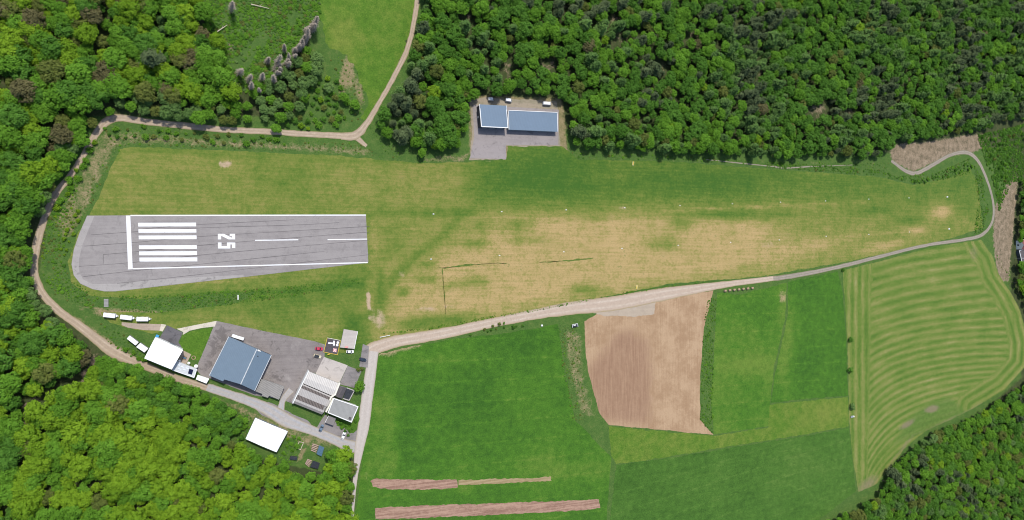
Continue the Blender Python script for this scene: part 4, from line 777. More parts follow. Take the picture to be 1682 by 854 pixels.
weeds([(150, 575), (170, 590), (330, 648), (390, 690), (375, 700), (300, 660), (200, 615)], 1.6, (.4, 1.0), gr); weeds([(605, 205), (640, 240), (690, 258), (770, 254), (770, 262), (690, 268), (640, 258)], 2.0, (.2, .5), gr); weeds([(935, 250), (1100, 256), (1260, 266), (1460, 268), (1460, 276), (1260, 272), (1100, 262), (950, 260)], 2.2, (.25, .7), gr); weeds([(1630, 400), (1642, 440), (1660, 475), (1690, 510), (1690, 490), (1664, 460), (1650, 440)], 1.8, (.2, .6), gr)
scatter('undergrowth', 'low tangled weeds and scrub on banks, verges and the clearing', 'undergrowth', und, [[sh_proto[k]] for k in spk], 0.55)
print('undergrowth', len(und), 'shrubs', len(SHR))
#@@PART3
# ------------------------------------------------------------------ buildings
M['blue_roof'] = roof_mat('blue_steel_roof', (0.155, 0.215, 0.285), R(8), 1.0, 0.025, 0.06); M['blue_roof2'] = roof_mat('blue_hangar_roof', (0.140, 0.195, 0.250), R(-25), 1.0, 0.015, 0.08)
M['trim'] = plain('white_trim', (0.85, 0.85, 0.83), 0.5, 0.05); M['white_roof'] = roof_mat('white_membrane_roof', (1.0, 1.0, 0.98), R(-25), 2.0, 0.012, 0.015)
M['dark_wall'] = plain('dark_blue_wall', (0.055, 0.065, 0.085), 0.6); M['white_wall'] = plain('white_render', (0.78, 0.77, 0.73), 0.8); M['grey_wall'] = plain('grey_wall', (0.30, 0.29, 0.28), 0.8); M['cream_wall'] = plain('cream_render', (0.78, 0.75, 0.63), 0.8)
M['door'] = plain('steel_door', (0.20, 0.23, 0.26), 0.5); M['asbestos'] = roof_mat('fibre_cement_roof', (0.27, 0.255, 0.235), R(65), 0.9, 0.16, 0.22, 0.9); M['pale_sheet'] = roof_mat('pale_corrugated_roof', (0.56, 0.53, 0.49), R(-22), 1.1, 0.12, 0.16, 0.8)
M['grey_sheet'] = roof_mat('grey_corrugated_roof', (0.42, 0.395, 0.37), R(-22), 1.1, 0.08, 0.2, 0.8); M['rust_glass'] = roof_mat('weathered_roof_glazing', (0.115, 0.095, 0.085), R(-22), 1.3, 0.35, 0.3, 0.5); M['felt'] = roof_mat('grey_roof_felt', (0.30, 0.30, 0.285), R(-20), 3.0, 0.03, 0.12, 0.9); M['felt2'] = roof_mat('dark_roof_felt', (0.215, 0.20, 0.19), R(-20), 3.0, 0.03, 0.14, 0.9)
M['slate'] = roof_mat('dark_slate_roof', (0.105, 0.095, 0.098), R(-20), 0.8, 0.10, 0.25, 0.8); M['light_roof'] = roof_mat('light_grey_roof', (0.55, 0.57, 0.58), R(65), 1.6, 0.06, 0.1, 0.6)
M['solar'] = plain('solar_glass', (0.012, 0.016, 0.05), 0.15, 0.1); M['alu'] = plain('aluminium', (0.55, 0.56, 0.57), 0.4, 0.05, metal=0.6); gb = NB('window_glass'); M['glass'] = gb.done((0.03, 0.04, 0.05), 0.08); M['skylight'] = plain('roof_light', (0.68, 0.74, 0.78), 0.3, 0.05)
M['timber'] = plain('timber', (0.30, 0.20, 0.12), 0.8, 0.3); M['paletimber'] = plain('pale_timber', (0.62, 0.52, 0.40), 0.8, 0.2); M['log'] = plain('split_logs', (0.46, 0.335, 0.265), 0.9, 0.4, 3); M['tarp_blue'] = plain('blue_tarpaulin', (0.075, 0.145, 0.21), 0.5, 0.3, 2); M['tarp_dark'] = plain('dark_tarpaulin', (0.03, 0.034, 0.042), 0.5, 0.5, 2)
M['tyre'] = plain('rubber', (0.03, 0.03, 0.03), 0.9); M['yellow'] = plain('yellow_paint', (0.72, 0.52, 0.07), 0.5, 0.08); M['white_paint'] = plain('white_gelcoat', (0.88, 0.88, 0.87), 0.3, 0.04); M['red'] = plain('red_car_paint', (0.55, 0.045, 0.09), 0.3, 0.05); M['creamcar'] = plain('cream_car_paint', (0.70, 0.62, 0.42), 0.3, 0.05); M['darkcar'] = plain('dark_blue_car_paint', (0.035, 0.05, 0.075), 0.25, 0.05); M['bluecar'] = plain('steel_blue_car_paint', (0.14, 0.20, 0.27), 0.3, 0.05)
M['signal'] = plain('signal_field_gravel', (0.085, 0.075, 0.08), 0.9, 0.25, 2); M['pink'] = plain('faded_red_panel', (0.72, 0.30, 0.28), 0.6, 0.15); M['bluebin'] = plain('blue_plastic', (0.05, 0.30, 0.58), 0.4, 0.1); M['lamp'] = plain('headlamp_lens', (0.75, 0.76, 0.75), 0.15, 0.02); M['straw'] = plain('weathered_straw', (0.36, 0.255, 0.165), 0.95, 0.35, 3); M['umbrella'] = plain('umbrella_cloth', (0.85, 0.83, 0.78), 0.8, 0.04)
M['redroof'] = plain('dark_red_tiles', (0.20, 0.075, 0.065), 0.8, 0.25, 2); M['soilpale'] = plain('heaped_soil', (0.46, 0.33, 0.20), 0.95, 0.2)
def lerp(a, b, t): return a + (b - a) * t
class Bld:
    def __init__(s, name, label, cat, corners, h, group=None):
        # corners: survey points of the eaves (clockwise in the picture from its top left), seen at height h
        s.h = h; s.top = [P(x, y, h) for x, y in corners]; c = sum(s.top, Vector()) / len(s.top); s.o = Vector((c.x, c.y, 0)); s.root = empty(name, s.o, 0, label, cat, group); s.loc = [v - s.o for v in s.top]
        s.cen = Vector((0, 0, 0))
    def inset(s, d):
        n = len(s.loc); out = []
        for i in range(n):
            p, a, b = s.loc[i], s.loc[i - 1], s.loc[(i + 1) % n]; u = (a - p).xy.normalized(); v = (b - p).xy.normalized(); q = (u + v)
            sg = 1 if u.x * v.y - u.y * v.x > 0 else -1
            q = q if q.length > .05 else Vector((v.y, -v.x)); out.append((p.x + q.x * d * (1 if sg > 0 else -1), p.y + q.y * d * (1 if sg > 0 else -1)))
        return out
    def walls(s, mat, d=0.25, top=-0.12, name='wall'):
        m = MB(); m.prism(s.inset(d), -0.1, s.h + top); return m.build(name, mat, s.root)
    def flat(s, mat, t=0.2, name='roof'):
        m = MB(); m.prism([(v.x, v.y) for v in s.loc], s.h - t, s.h); return m.build(name, mat, s.root)
    def bar(s, i, j, w, hh, mat, name='roof_trim', dz=0.0, off=0.0):
        a, b = s.loc[i], s.loc[j]; d = (b - a); m = MB(); m.box(((a.x + b.x) / 2, (a.y + b.y) / 2, s.h + dz + hh / 2), (d.length + off, w, hh), math.atan2(d.y, d.x)); return m.build(name, mat, s.root)
    def on_wall(s, i, j, t, w, z0, z1, mat, name, proud=0.06, d=0.25):
        ins = s.inset(d); a = Vector(ins[i]); b = Vector(ins[j]); e = (b - a); L = e.length; e /= L; n = Vector((e.y, -e.x)); c = a + e * (L * t)
        if n.dot(c) < 0: n = -n
        m = MB(); m.box((c.x + n.x * proud * .4, c.y + n.y * proud * .4, (z0 + z1) / 2), (w, proud * 2, z1 - z0), math.atan2(e.y, e.x)); return m.build(name, mat, s.root)
    def pt(s, u, v, z):                            # u along 0->1, v along 0->3
        a, b, c, d = s.loc[:4]; p = lerp(lerp(a, b, u), lerp(d, c, u), v); return Vector((p.x, p.y, z))
# two sheds at the forest edge
B = Bld('tall_hangar', 'tall blue-grey roofed shed, left of the two by the forest', 'hangar', [(787.4, 171.6), (831.3, 173.9), (833.9, 209.9), (790.6, 207.8)], 6.2)
B.walls(M['dark_wall']); r = MB(); a, b, c, d = B.loc; up = lambda v, z: Vector((v.x, v.y, B.h + z)); r.slab([up(a, .5), up(d, 0), up(c, 0), up(b, .5)], .18); r.build('roof', M['blue_roof'], B.root)
for i, j, z in ((0, 3, .12), (3, 2, .02), (1, 2, .12)): B.bar(i, j, .45, .34, M['trim'], 'roof_trim', z - .05, .3)
for t in (.2, .5, .8): B.on_wall(3, 2, t, 3.8, 0, 4.6, M['door'], 'sliding_door')
B.on_wall(0, 3, .5, 1.2, 0, 2.1, M['trim'], 'side_door')
B = Bld('long_shed', 'long low blue-grey roofed shed, right of the taller one', 'shed', [(834.8, 181.4), (915, 184.8), (916, 216), (835.7, 212.5)], 4.0)
B.walls(M['grey_wall']); r = MB(); a, b, c, d = B.loc; r.slab([up(a, .35), up(d, 0), up(c, 0), up(b, .35)], .16); r.build('roof', M['blue_roof'], B.root)
for i, j, z in ((0, 3, .05), (3, 2, -.1), (0, 1, .3), (1, 2, .05)): B.bar(i, j, .3, .28, M['trim'] if (i, j) != (3, 2) else M['blue_roof'], 'roof_trim', z, .2)
for k in range(6): B.on_wall(3, 2, (k + .5) / 6, 3.6, 0, 3.0, M['door'], 'garage_door')
# main hangar
B = Bld('main_hangar', 'large blue pitched-roof hangar standing on the grey apron', 'hangar', [(375.7, 552.8), (445.7, 583.3), (418.3, 641.9), (368.8, 622.8), (366.2, 625.9), (343.7, 616.7)], 5.6)
B.walls(M['dark_wall'], .3); L = B.loc; rid0 = P(422, 573.4, 7.2) - B.o; rid1 = P(395.4, 631.2, 7.2) - B.o; rid0.z = rid1.z = 7.2
q = lambda v, z=None: Vector((v.x, v.y, B.h if z is None else z))
hz = lambda v: B.h + (7.2 - B.h) * .0
r = MB(); nt = q(L[3]); e = (q(L[0]) - q(L[5])); 
def roofz(v):                                     # height of the long roof slope at a point
    ax = (rid0 - rid1).normalized(); n = Vector((ax.y, -ax.x, 0)); dr = (v - rid1).dot(n); de = (q(L[5]) - rid1).dot(n); return 7.2 + (B.h - 7.2) * max(0, min(1, dr / de))
r.slab([rid0, q(L[0]), q(L[5]), q(L[4], roofz(L[4])), q(L[3], roofz(L[3])), rid1], .2); r.build('roof_slope', M['blue_roof2'], B.root)
r = MB(); r.slab([rid1, q(L[2]), q(L[1]), rid0], .2); r.build('roof_slope', M['blue_roof2'], B.root)
r = MB(); r.tube(rid0 + Vector((0, 0, .04)), rid1 + Vector((0, 0, .04)), .28, .28, 6); r.build('ridge_cap', M['light_roof'], B.root)
for i, j in ((0, 5), (1, 2)): B.bar(i, j, .3, .2, M['light_roof'], 'gutter', -.08, 0)
r = MB(); gA = [q(L[0], 5.4), q(L[1], 5.4), rid0 - Vector((0, 0, .25))]; r.add(gA, [(0, 1, 2)]); gm = r.build('gable', M['grey_wall'], B.root); gm.location = (-.25 * 0, -.35, 0)
for t in (.2, .42, .64): B.on_wall(0, 1, t, 5.0, 0, 4.6, M['door'], 'hangar_door', .08, .3)
r = MB(); v = P(424.8, 575.6, 7) - B.o; r.box((v.x, v.y, 7.05), (1.0, .7, .5), R(-25)); r.box((v.x + .8, v.y - .4, 6.95), (.5, .5, .3), R(-25)); r.build('roof_vent', M['trim'], B.root)
r = MB(); v = P(423.5, 585, 6.8) - B.o; r.tube((v.x, v.y, 6.2), (v.x, v.y, 7.1), .3, .3, 8); r.build('flue', M['tarp_dark'], B.root)
# grey annex
B = Bld('grey_annex', 'weathered grey corrugated lean-to joined to the blue hangar', 'shed', [(429.3, 622.3), (467, 635), (463, 645), (458.3, 656.5), (442, 650), (440, 653.5), (430, 650), (431, 647), (419.6, 642.8)], 3.4)
B.walls(M['grey_wall'], .2); B.flat(M['asbestos'], .12); B.on_wall(1, 2, .5, 2.2, 0, 2.6, M['timber'], 'door', .06, .2); B.on_wall(3, 4, .5, 2.0, 1.2, 2.2, M['glass'], 'window', .05, .2)
# clubhouse
B = Bld('clubhouse', 'white square-roofed clubhouse beside the dark parking area', 'building', [(255, 554), (300.6, 574.8), (282.1, 607), (237, 588.6)], 7.4)
B.walls(M['white_wall'], .3); r = MB(); a, b, c, d = B.loc; m0 = lerp(a, d, .5); m1 = lerp(b, c, .5); r.slab([up(a, 0), up(m0, .8), up(m1, .8), up(b, 0)], .2); r.build('roof_slope', M['white_roof'], B.root); r = MB(); r.slab([up(m0, .8), up(d, 0), up(c, 0), up(m1, .8)], .2); r.build('roof_slope', M['white_roof'], B.root)
r = MB(); g0 = [up(a, -.12), up(m0, .6), up(d, -.12)]; g1 = [up(b, -.12), up(c, -.12), up(m1, .6)]; r.add([v * 1 for v in g0], [(0, 1, 2)]); r.add(g1, [(0, 1, 2)]); gg = r.build('gable', M['white_wall'], B.root); gg.scale = (.985, .985, 1)
for t in (.25, .55, .8): B.on_wall(3, 2, t, 1.6, 1.2, 2.6, M['glass'], 'window')
B.on_wall(0, 1, .6, 3.0, 0, 2.6, M['door'], 'door')
B = Bld('grey_flat_wing', 'light grey flat-roofed wing with one dark solar panel', 'building', [(288, 592.3), (323.3, 606), (318.8, 620.1), (283.2, 607.6)], 3.4)
B.walls(M['white_wall'], .2); B.flat(M['light_roof']); B.bar(3, 2, .3, .2, M['trim']); B.bar(1, 2, .3, .2, M['trim'])
pA = [P(*c, 3.5) - B.o for c in ((311.1, 605.3), (317.6, 607.4), (315, 615.6), (308.6, 613.4))]; r = MB(); r.slab([Vector((v.x, v.y, 3.5 + .25 * k)) for v, k in zip(reversed(pA), (0, 0, 1, 1))], .08); r.build('solar_panel', M['solar'], B.root)
for u, v in ((.2, .3), (.38, .35), (.5, .55), (.28, .65), (.6, .3)):
    r = MB(); w = B.pt(u, v, 3.5); r.box((w.x, w.y, 3.48), (1.5, .5, .16), R(-22)); r.build('roof_light', M['skylight'], B.root)
for t in (.2, .5, .8): B.on_wall(3, 2, t, 1.4, 1.0, 2.2, M['glass'], 'window', .05, .2)
B = Bld('white_garage', 'small white-roofed garage at the hangar corner', 'garage', [(324.6, 616), (343.3, 622), (338.8, 629.8), (321.7, 623)], 2.8)
B.walls(M['white_wall'], .15); B.flat(M['white_roof'], .15); B.on_wall(1, 2, .5, 1.6, 0, 2.1, M['door'], 'door', .05, .15); B.bar(1, 2, .2, .12, M['trim'])
# white containers left of the clubhouse
def container(lab, c, h=3.3):
    B = Bld('white_container', lab, 'container', c, h, 'white containers'); B.walls(M['grey_wall'], .06); B.flat(M['white_roof'], .12)
    for i in range(4): 
        m = MB(); x, y = B.inset(.04)[i]; m.box((x, y, h / 2), (.16, .16, h)); m.build('corner_post', M['alu'], B.root)
    B.on_wall(0, 3, .5, 1.8, .1, 2.3, M['door'], 'end_door', .05, .06)
container('white-roofed container, the outer one left of the clubhouse', [(212.9, 551), (227.6, 562.3), (222.6, 567.3), (208.2, 556.2)]); container('white-roofed container touching the clubhouse wall', [(230.3, 563.2), (243.5, 572.3), (237.2, 578.8), (223.7, 569.8)])
# factory with roof bands
B = Bld('workshop', 'long old workshop with striped corrugated roof and dark glazing bands', 'workshop', [(507.4, 610), (557.6, 630), (547, 653.5), (529, 681), (481.6, 662)], 4.2)
w0, w1, w2, w3, w4 = B.loc; B.walls(M['grey_wall'], .25, -.5)
def band(t0, t1, z0, z1, mat, name, u1=1.0):
    L0, L1 = lerp(w0, w4, t0), lerp(w0, w4, t1); rr = lambda t: lerp(w1, w2, t / .42) if t < .42 else lerp(w2, w3, (t - .42) / .58)
    R0, R1 = lerp(L0, rr(t0), u1), lerp(L1, rr(t1), u1); m = MB(); m.slab([Vector((L0.x, L0.y, z0)), Vector((L1.x, L1.y, z1)), Vector((R1.x, R1.y, z1)), Vector((R0.x, R0.y, z0))], .12); return m.build(name, mat, B.root)
band(0, .20, 4.2, 4.9, M['pale_sheet'], 'roof_band'); band(.20, .375, 4.9, 4.3, M['pale_sheet'], 'roof_band'); band(.375, .40, 3.7, 3.7, M['tarp_dark'], 'valley_gutter'); band(.40, .435, 4.0, 4.2, M['grey_sheet'], 'roof_band', .97); band(.435, .52, 4.25, 4.5, M['rust_glass'], 'glazing_band', .93); band(.52, .73, 4.5, 4.1, M['grey_sheet'], 'roof_band'); band(.73, .865, 4.1, 4.4, M['rust_glass'], 'glazing_band', .92); band(.865, .93, 4.4, 4.25, M['grey_sheet'], 'roof_band'); band(.93, 1.0, 4.2, 3.9, M['felt2'], 'roof_band')
def wall_run(B, pts, w, z, mat, name):
    for k, (p, q2) in enumerate(zip(pts[:-1], pts[1:])):
        a, b = P(*p, z) - B.o, P(*q2, z) - B.o; d = b - a; m = MB(); m.box(((a.x + b.x) / 2, (a.y + b.y) / 2, z / 2 + .003 * k), (d.length + w * .9, w, z), math.atan2(d.y, d.x)); m.build(name, mat, B.root)
wall_run(B, [(507, 609.6), (481.2, 662)], .5, 4.9, M['white_wall'], 'parapet_wall'); wall_run(B, [(557.6, 630), (550.5, 648), (544, 652.5), (542, 657)], .8, 5.0, M['cream_wall'], 'parapet_wall')
for t in (.2, .5, .8): B.on_wall(4, 3, t, 2.4, 1.2, 2.6, M['glass'], 'window')
# flat roofed house
B = Bld('flat_roofed_house', 'two-storey house with grey flat roof and white parapet', 'house', [(548, 654.4), (587.9, 668), (577, 693), (538.9, 677.6)], 6.3)
B.walls(M['white_wall'], .2); B.flat(M['felt'], .25)
for i, j in ((0, 1), (1, 2), (2, 3), (3, 0)): B.bar(i, j, .42, .35, M['trim'], 'parapet', -.003 * i, .4)
r = MB(); v = P(575, 686.6, 6.8) - B.o; r.box((v.x, v.y, 6.7), (1.3, 1.0, 1.2), R(-22)); r.build('chimney', M['slate'], B.root)
for t in (.18, .4, .62, .84): 
    for z in (.9, 3.9): 
        w = B.on_wall(3, 2, t, 1.3, z, z + 1.4, M['glass'], 'window', .05, .2); f = MB()
for t in (.3, .7): B.on_wall(1, 2, t, 1.2, 3.9, 5.2, M['glass'], 'window', .05, .2)
B.on_wall(3, 2, .05, 1.0, 0, 2.1, M['timber'], 'door', .06, .2)
wall_run(B, [(547, 655), (536, 676)], .8, 4.8, M['cream_wall'], 'side_wall')
B = Bld('porch', 'small grey flat-roofed porch in front of the house', 'porch', [(539.6, 682.7), (551.8, 687), (547.3, 699), (533.8, 694)], 2.9)
B.walls(M['timber'], .5, -.2); B.flat(M['felt2'], .2); B.bar(3, 0, .2, .14, M['trim']); B.on_wall(3, 2, .5, 2.0, 0, 2.2, M['glass'], 'glazed_front', .06, .5)
B = Bld('slate_shed', 'dark pitched shed between workshop and dark yard', 'shed', [(556, 633), (569.5, 637), (562, 655), (549.5, 650)], 3.0)
B.walls(M['grey_wall'], .2); a, b, c, d = B.loc; m0, m1 = lerp(a, b, .5), lerp(d, c, .5)
for quad in ([up(a, 0), up(d, 0), up(m1, 1.3), up(m0, 1.3)], [up(m0, 1.3), up(m1, 1.3), up(c, 0), up(b, 0)]): r = MB(); r.slab(quad, .12); r.build('roof_slope', M['slate'], B.root)
r = MB(); r.add([up(d, -.1), up(c, -.1), up(m1, 1.2)], [(0, 1, 2)]); r.add([up(a, -.1), up(b, -.1), up(m0, 1.2)], [(2, 1, 0)]); r.build('gable', M['grey_wall'], B.root).scale = (.97, .97, 1)
B = Bld('dark_canopy', 'dark-roofed canopy with grey rim beside the round tree', 'canopy', [(569.5, 637), (582, 641.5), (573.5, 657.5), (563.5, 654.5)], 2.6)
B.walls(M['timber'], .5, -.1); B.flat(M['tarp_dark'], .12)
for i, j in ((0, 1), (1, 2), (2, 3)): B.bar(i, j, .5, .14, M['grey_sheet'], 'rim', -.003 * i, .2)
B = Bld('white_hall', 'white-roofed hall below the lane, apart from the rest', 'hall', [(419.6, 686.5), (472.5, 708.5), (454, 742.7), (403.6, 721)], 4.6)
B.walls(M['grey_wall'], .35); r = MB(); a, b, c, d = B.loc; m0, m1 = lerp(a, b, .5), lerp(d, c, .5)
for quad in ([up(a, 0), up(d, 0), up(m1, .6), up(m0, .6)], [up(m0, .6), up(m1, .6), up(c, 0), up(b, 0)]): r = MB(); r.slab(quad, .18); r.build('roof_slope', M['white_roof'], B.root)
for i, j in ((0, 3), (1, 2)): B.bar(i, j, .35, .16, M['alu'], 'gutter', -.25, 0)
for t in (.25, .6): B.on_wall(0, 1, t, 4.0, 0, 3.6, M['door'], 'hall_door', .07, .35)
B = Bld('concrete_roofed_hut', 'flat pale concrete-roofed hut beside the signal square', 'hut', [(564.8, 540.5), (587.5, 544.2), (581.7, 573.2), (558.5, 570.6)], 2.5)
B.walls(M['grey_wall'], .2); B.flat(M['concrete'], .25); B.on_wall(3, 2, .25, 1.0, 0, 2.0, M['timber'], 'door', .05, .2); B.on_wall(3, 2, .65, 2.4, .8, 2.0, M['glass'], 'window', .05, .2); B.bar(1, 2, .25, .1, M['trim'], 'roof_trim', 0, 0)
r = MB(); v = P(569, 570, 2.6) - B.o; r.box((v.x, v.y, 2.75), (1.8, .8, .5)); r.build('red_roof_box', M['pink'], B.root)
# house cut by the right edge
B = Bld('edge_house', 'house with dark red roof cut by the right picture edge', 'house', [(1677, 395), (1694, 391), (1697, 408), (1678, 410)], 4.5)
B.walls(M['white_wall'], .2); a, b, c, d = B.loc; m0, m1 = lerp(a, d, .5), lerp(b, c, .5)
for quad in ([up(a, 0), up(m0, 2.2), up(m1, 2.2), up(b, 0)], [up(m0, 2.2), up(d, 0), up(c, 0), up(m1, 2.2)]): r = MB(); r.slab(quad, .15); r.build('roof_slope', M['redroof'], B.root)
r = MB(); r.add([up(a, -.1), up(d, -.1), up(m0, 2.1)], [(0, 1, 2)]); r.build('gable', M['white_wall'], B.root)
r = MB(); r.box((-1, .6, 6.9), (.7, .7, 1.6)); r.build('chimney', M['white_wall'], B.root); B.on_wall(0, 3, .5, 1.4, 1, 2.4, M['glass'], 'window', .05, .2)
B = Bld('edge_annex', 'dark flat annex with white frame at the right picture edge', 'annex', [(1674, 411.5), (1681, 409.5), (1700, 430), (1679, 434)], 3.0)
B.walls(M['dark_wall'], .2); B.flat(M['slate'])
for i, j in ((0, 1), (3, 0)): B.bar(i, j, .5, .3, M['trim'], 'roof_trim', 0, .2)
B.on_wall(3, 0, .5, 1.6, .2, 2.2, M['glass'], 'window', .05, .2)
# utility pole
o = empty('utility_pole', P(1666.5, 424), 0, 'slim pole with cross arm beside the edge house', 'pole'); m = MB(); m.tube((0, 0, -.3), (0, 0, 8.5), .16, .1, 8); m.build('mast', M['alu'], o); m = MB(); m.box((0, 0, 8.1), (7.0, .22, .2)); m.build('cross_arm', M['trim'], o)
for x in (-3.2, 0, 3.2): m = MB(); m.tube((x, 0, 8.2), (x, 0, 8.6), .12, .08, 6); m.build('insulator', M['trim'], o)

# ------------------------------------------------------------------ signal square
c4 = [P(537.4, 554.8), P(559, 559), P(554.3, 582.7), P(531.6, 578)]; cc = sum(c4, Vector()) / 4
sq = empty('signal_square', cc, 0, 'dark square with white T, dumbbell and red panel, yellow rim', 'signal square'); lo = [v - cc for v in c4]
m = MB(); m.prism([(v.x, v.y) for v in lo], .0, .12); m.build('gravel_bed', M['signal'], sq)
for i in range(4):
    a, b = lo[i], lo[(i + 1) % 4]; d = b - a; m = MB(); m.box(((a.x + b.x) / 2, (a.y + b.y) / 2, .15 + .003 * i), (d.length + .2, .22, .3), math.atan2(d.y, d.x)); m.build('kerb', M['yellow'] if i >= 1 else M['cream_wall'], sq)
def zs(x, y): return P(500 + x / 9.49, 530 + y / 9.49) - cc
def sym(name, polys, mat, z):
    for k, pl in enumerate(polys): m = MB(); m.prism([(zs(*p).x, zs(*p).y) for p in pl], .13, z + .01 * k); o = m.build(name, mat, sq)
sym('landing_t_arm', [[(450, 278), (472, 282), (474, 355), (446, 355)]], M['white_paint'], .30); sym('landing_t_stem', [[(370, 305), (447, 310), (447, 330), (370, 328)]], M['white_paint'], .28)
circ = lambda cx, cy, r: [(cx + r * math.cos(k * .524), cy + r * math.sin(k * .524)) for k in range(12)]
sym('dumbbell', [circ(521, 309, 19), circ(510, 347, 20), [(508, 312), (526, 316), (520, 345), (503, 342)]], M['white_paint'], .24)
sym('prohibition_panel', [[(450, 398), (505, 406), (498, 460), (443, 450)]], M['pink'], .20); sym('panel_diagonal', [[(450, 398), (458, 399), (498, 460), (490, 459)], [(497, 405), (505, 406), (451, 452), (443, 450)]], M['white_paint'], .23)
o = empty('yellow_stand', P(539.5, 581.5), R(20), 'yellow tripod stand at the lower rim of the signal square', 'stand'); m = MB(); m.box((0, 0, 1.2), (1.5, .35, .35)); m.build('beam', M['yellow'], o)
for x, y in ((-.7, -.5), (.7, -.5), (0, .6)): m = MB(); m.tube((x, y, 0), (x * .4, 0, 1.2), .08, .06, 6); m.build('leg', M['yellow'], o)

# ------------------------------------------------------------------ vehicles
def loft(sec):                                    # sections: (x, half width, z0, z1)
    m = MB(); vv = []; 
    for x, w, z0, z1 in sec: vv += [(x, -w, z0), (x, w, z0), (x, w, z0 + (z1 - z0) * .6), (x, w * .86, z1), (x, -w * .86, z1), (x, -w, z0 + (z1 - z0) * .6)]
    f = []
    for i in range(len(sec) - 1):
        for k in range(6): f.append((i * 6 + k, i * 6 + (k + 1) % 6, (i + 1) * 6 + (k + 1) % 6, (i + 1) * 6 + k))
    f += [tuple(range(6)), tuple(range((len(sec) - 1) * 6, len(sec) * 6))]; return m.add(vv, f)
def wheels(o, xs, y, r=.32):
    for x in xs:
        for s in (-1, 1):
            m = MB(); m.tube((x, s * (y - .1), r), (x, s * (y + .1), r), r, r, 14); w = m.build('wheel', M['tyre'], o); m = MB(); m.tube((x, s * (y + .06), r), (x, s * (y + .115), r), r * .55, r * .5, 10); m.build('rim', M['alu'], w)
def car(px, py, ang, paint, lab, roof=None, kind='car', s=1.0):
    o = empty('parked_car', P(px, py, .7) * 1 - Vector((0, 0, .7 - .09)), R(ang), lab, kind, 'vehicles parked around the airfield buildings'); o.scale = (s, s, s)
    loft([(-2.1, .72, .35, .75), (-1.95, .84, .25, .92), (-1.0, .88, .22, .96), (.6, .88, .22, .94), (1.5, .86, .24, .84), (2.0, .78, .28, .72), (2.12, .66, .34, .6)]).build('body', paint, o)
    loft([(-1.75, .70, .90, .96), (-1.25, .72, .90, 1.40), (.15, .72, .90, 1.42), (.95, .70, .88, .93)]).build('cabin_glass', M['glass'], o)
    loft([(-1.3, .66, 1.36, 1.455), (-.6, .68, 1.38, 1.50), (.2, .66, 1.36, 1.455)]).build('roof_panel', roof or paint, o)
    wheels(o, (-1.3, 1.3), .78)
    for y in (-.55, .55): m = MB(); m.box((2.02, y, .64), (.16, .32, .14)); m.build('headlight', M['lamp'], o); m = MB(); m.box((-2.06, y, .72), (.1, .28, .14)); m.build('tail_light', M['red'], o)
    for y in (-.92, .92): m = MB(); m.box((.75, y, .98), (.2, .16, .14)); m.build('mirror', paint, o)
    return o
car(524.2, 572.8, -8, M['red'], 'crimson car parked left of the signal square'); car(521.4, 585, -20, M['creamcar'], 'cream car with dark roof parked under the red car', M['tarp_dark']); car(596, 590.5, -16, M['darkcar'], 'dark blue car on the narrow bay beside the village road'); car(575, 577.5, -4, M['white_paint'], 'white car parked against the concrete-roofed hut'); car(564, 716, 72, M['white_paint'], 'white car in the yard of the flat-roofed house'); car(528, 703, 65, M['bluecar'], 'steel blue car beside the house porch')
def caravan(px, py, ang, lab, L=5.6, tow=True, hatch=True, grp='white caravans', name='caravan', W=2.3, H=2.2):
    o = empty(name, P(px, py, 2.3) * 1 - Vector((0, 0, 2.3)), R(ang), lab, 'caravan' if name == 'caravan' else 'trailer', grp)
    rounded_box('body', (L, W, H), .22, M['white_paint'], o, (0, 0, .5 + H / 2), .95, 3)
    for s in (-1, 1):
        for x in ((-L * .25, L * .2) if hatch else (0,)): m = MB(); m.box((x, s * (W / 2 - .01), .5 + H * .6), (L * .18, .05, .55)); m.build('window', M['glass'], o)
    wheels(o, (-.1,), W / 2 - .12, .33)
    if hatch: rounded_box('roof_hatch', (.6, .6, .12), .04, M['skylight'], o, (-.8, 0, .5 + H + .04))
    if tow:
        for s in (-1, 1): m = MB(); m.tube((L / 2 - .2, s * .7, .45), (L / 2 + 1.3, 0, .45), .09, .06, 6); m.build('drawbar', M['alu'], o)
        rounded_box('gas_box', (.7, 1.1, .7), .12, M['white_paint'], o, (L / 2 + .35, 0, .8)); m = MB(); m.tube((L / 2 + 1.1, 0, .02), (L / 2 + 1.1, 0, .6), .06, .06, 6); m.build('jockey_wheel', M['alu'], o)
    return o
caravan(179.4, 518, -9, 'white caravan, leftmost of the three in the row'); caravan(207, 521.6, -9, 'white caravan, middle of the three in the row'); caravan(233.7, 524.2, -2, 'white caravan with roof hatch, rightmost of the three in row')
caravan(390.9, 554.3, -21, 'long slim white trailer parked along the blue hangar gable', 6.6, False, False, 'white trailers', 'glider_trailer', 1.7, 1.6)
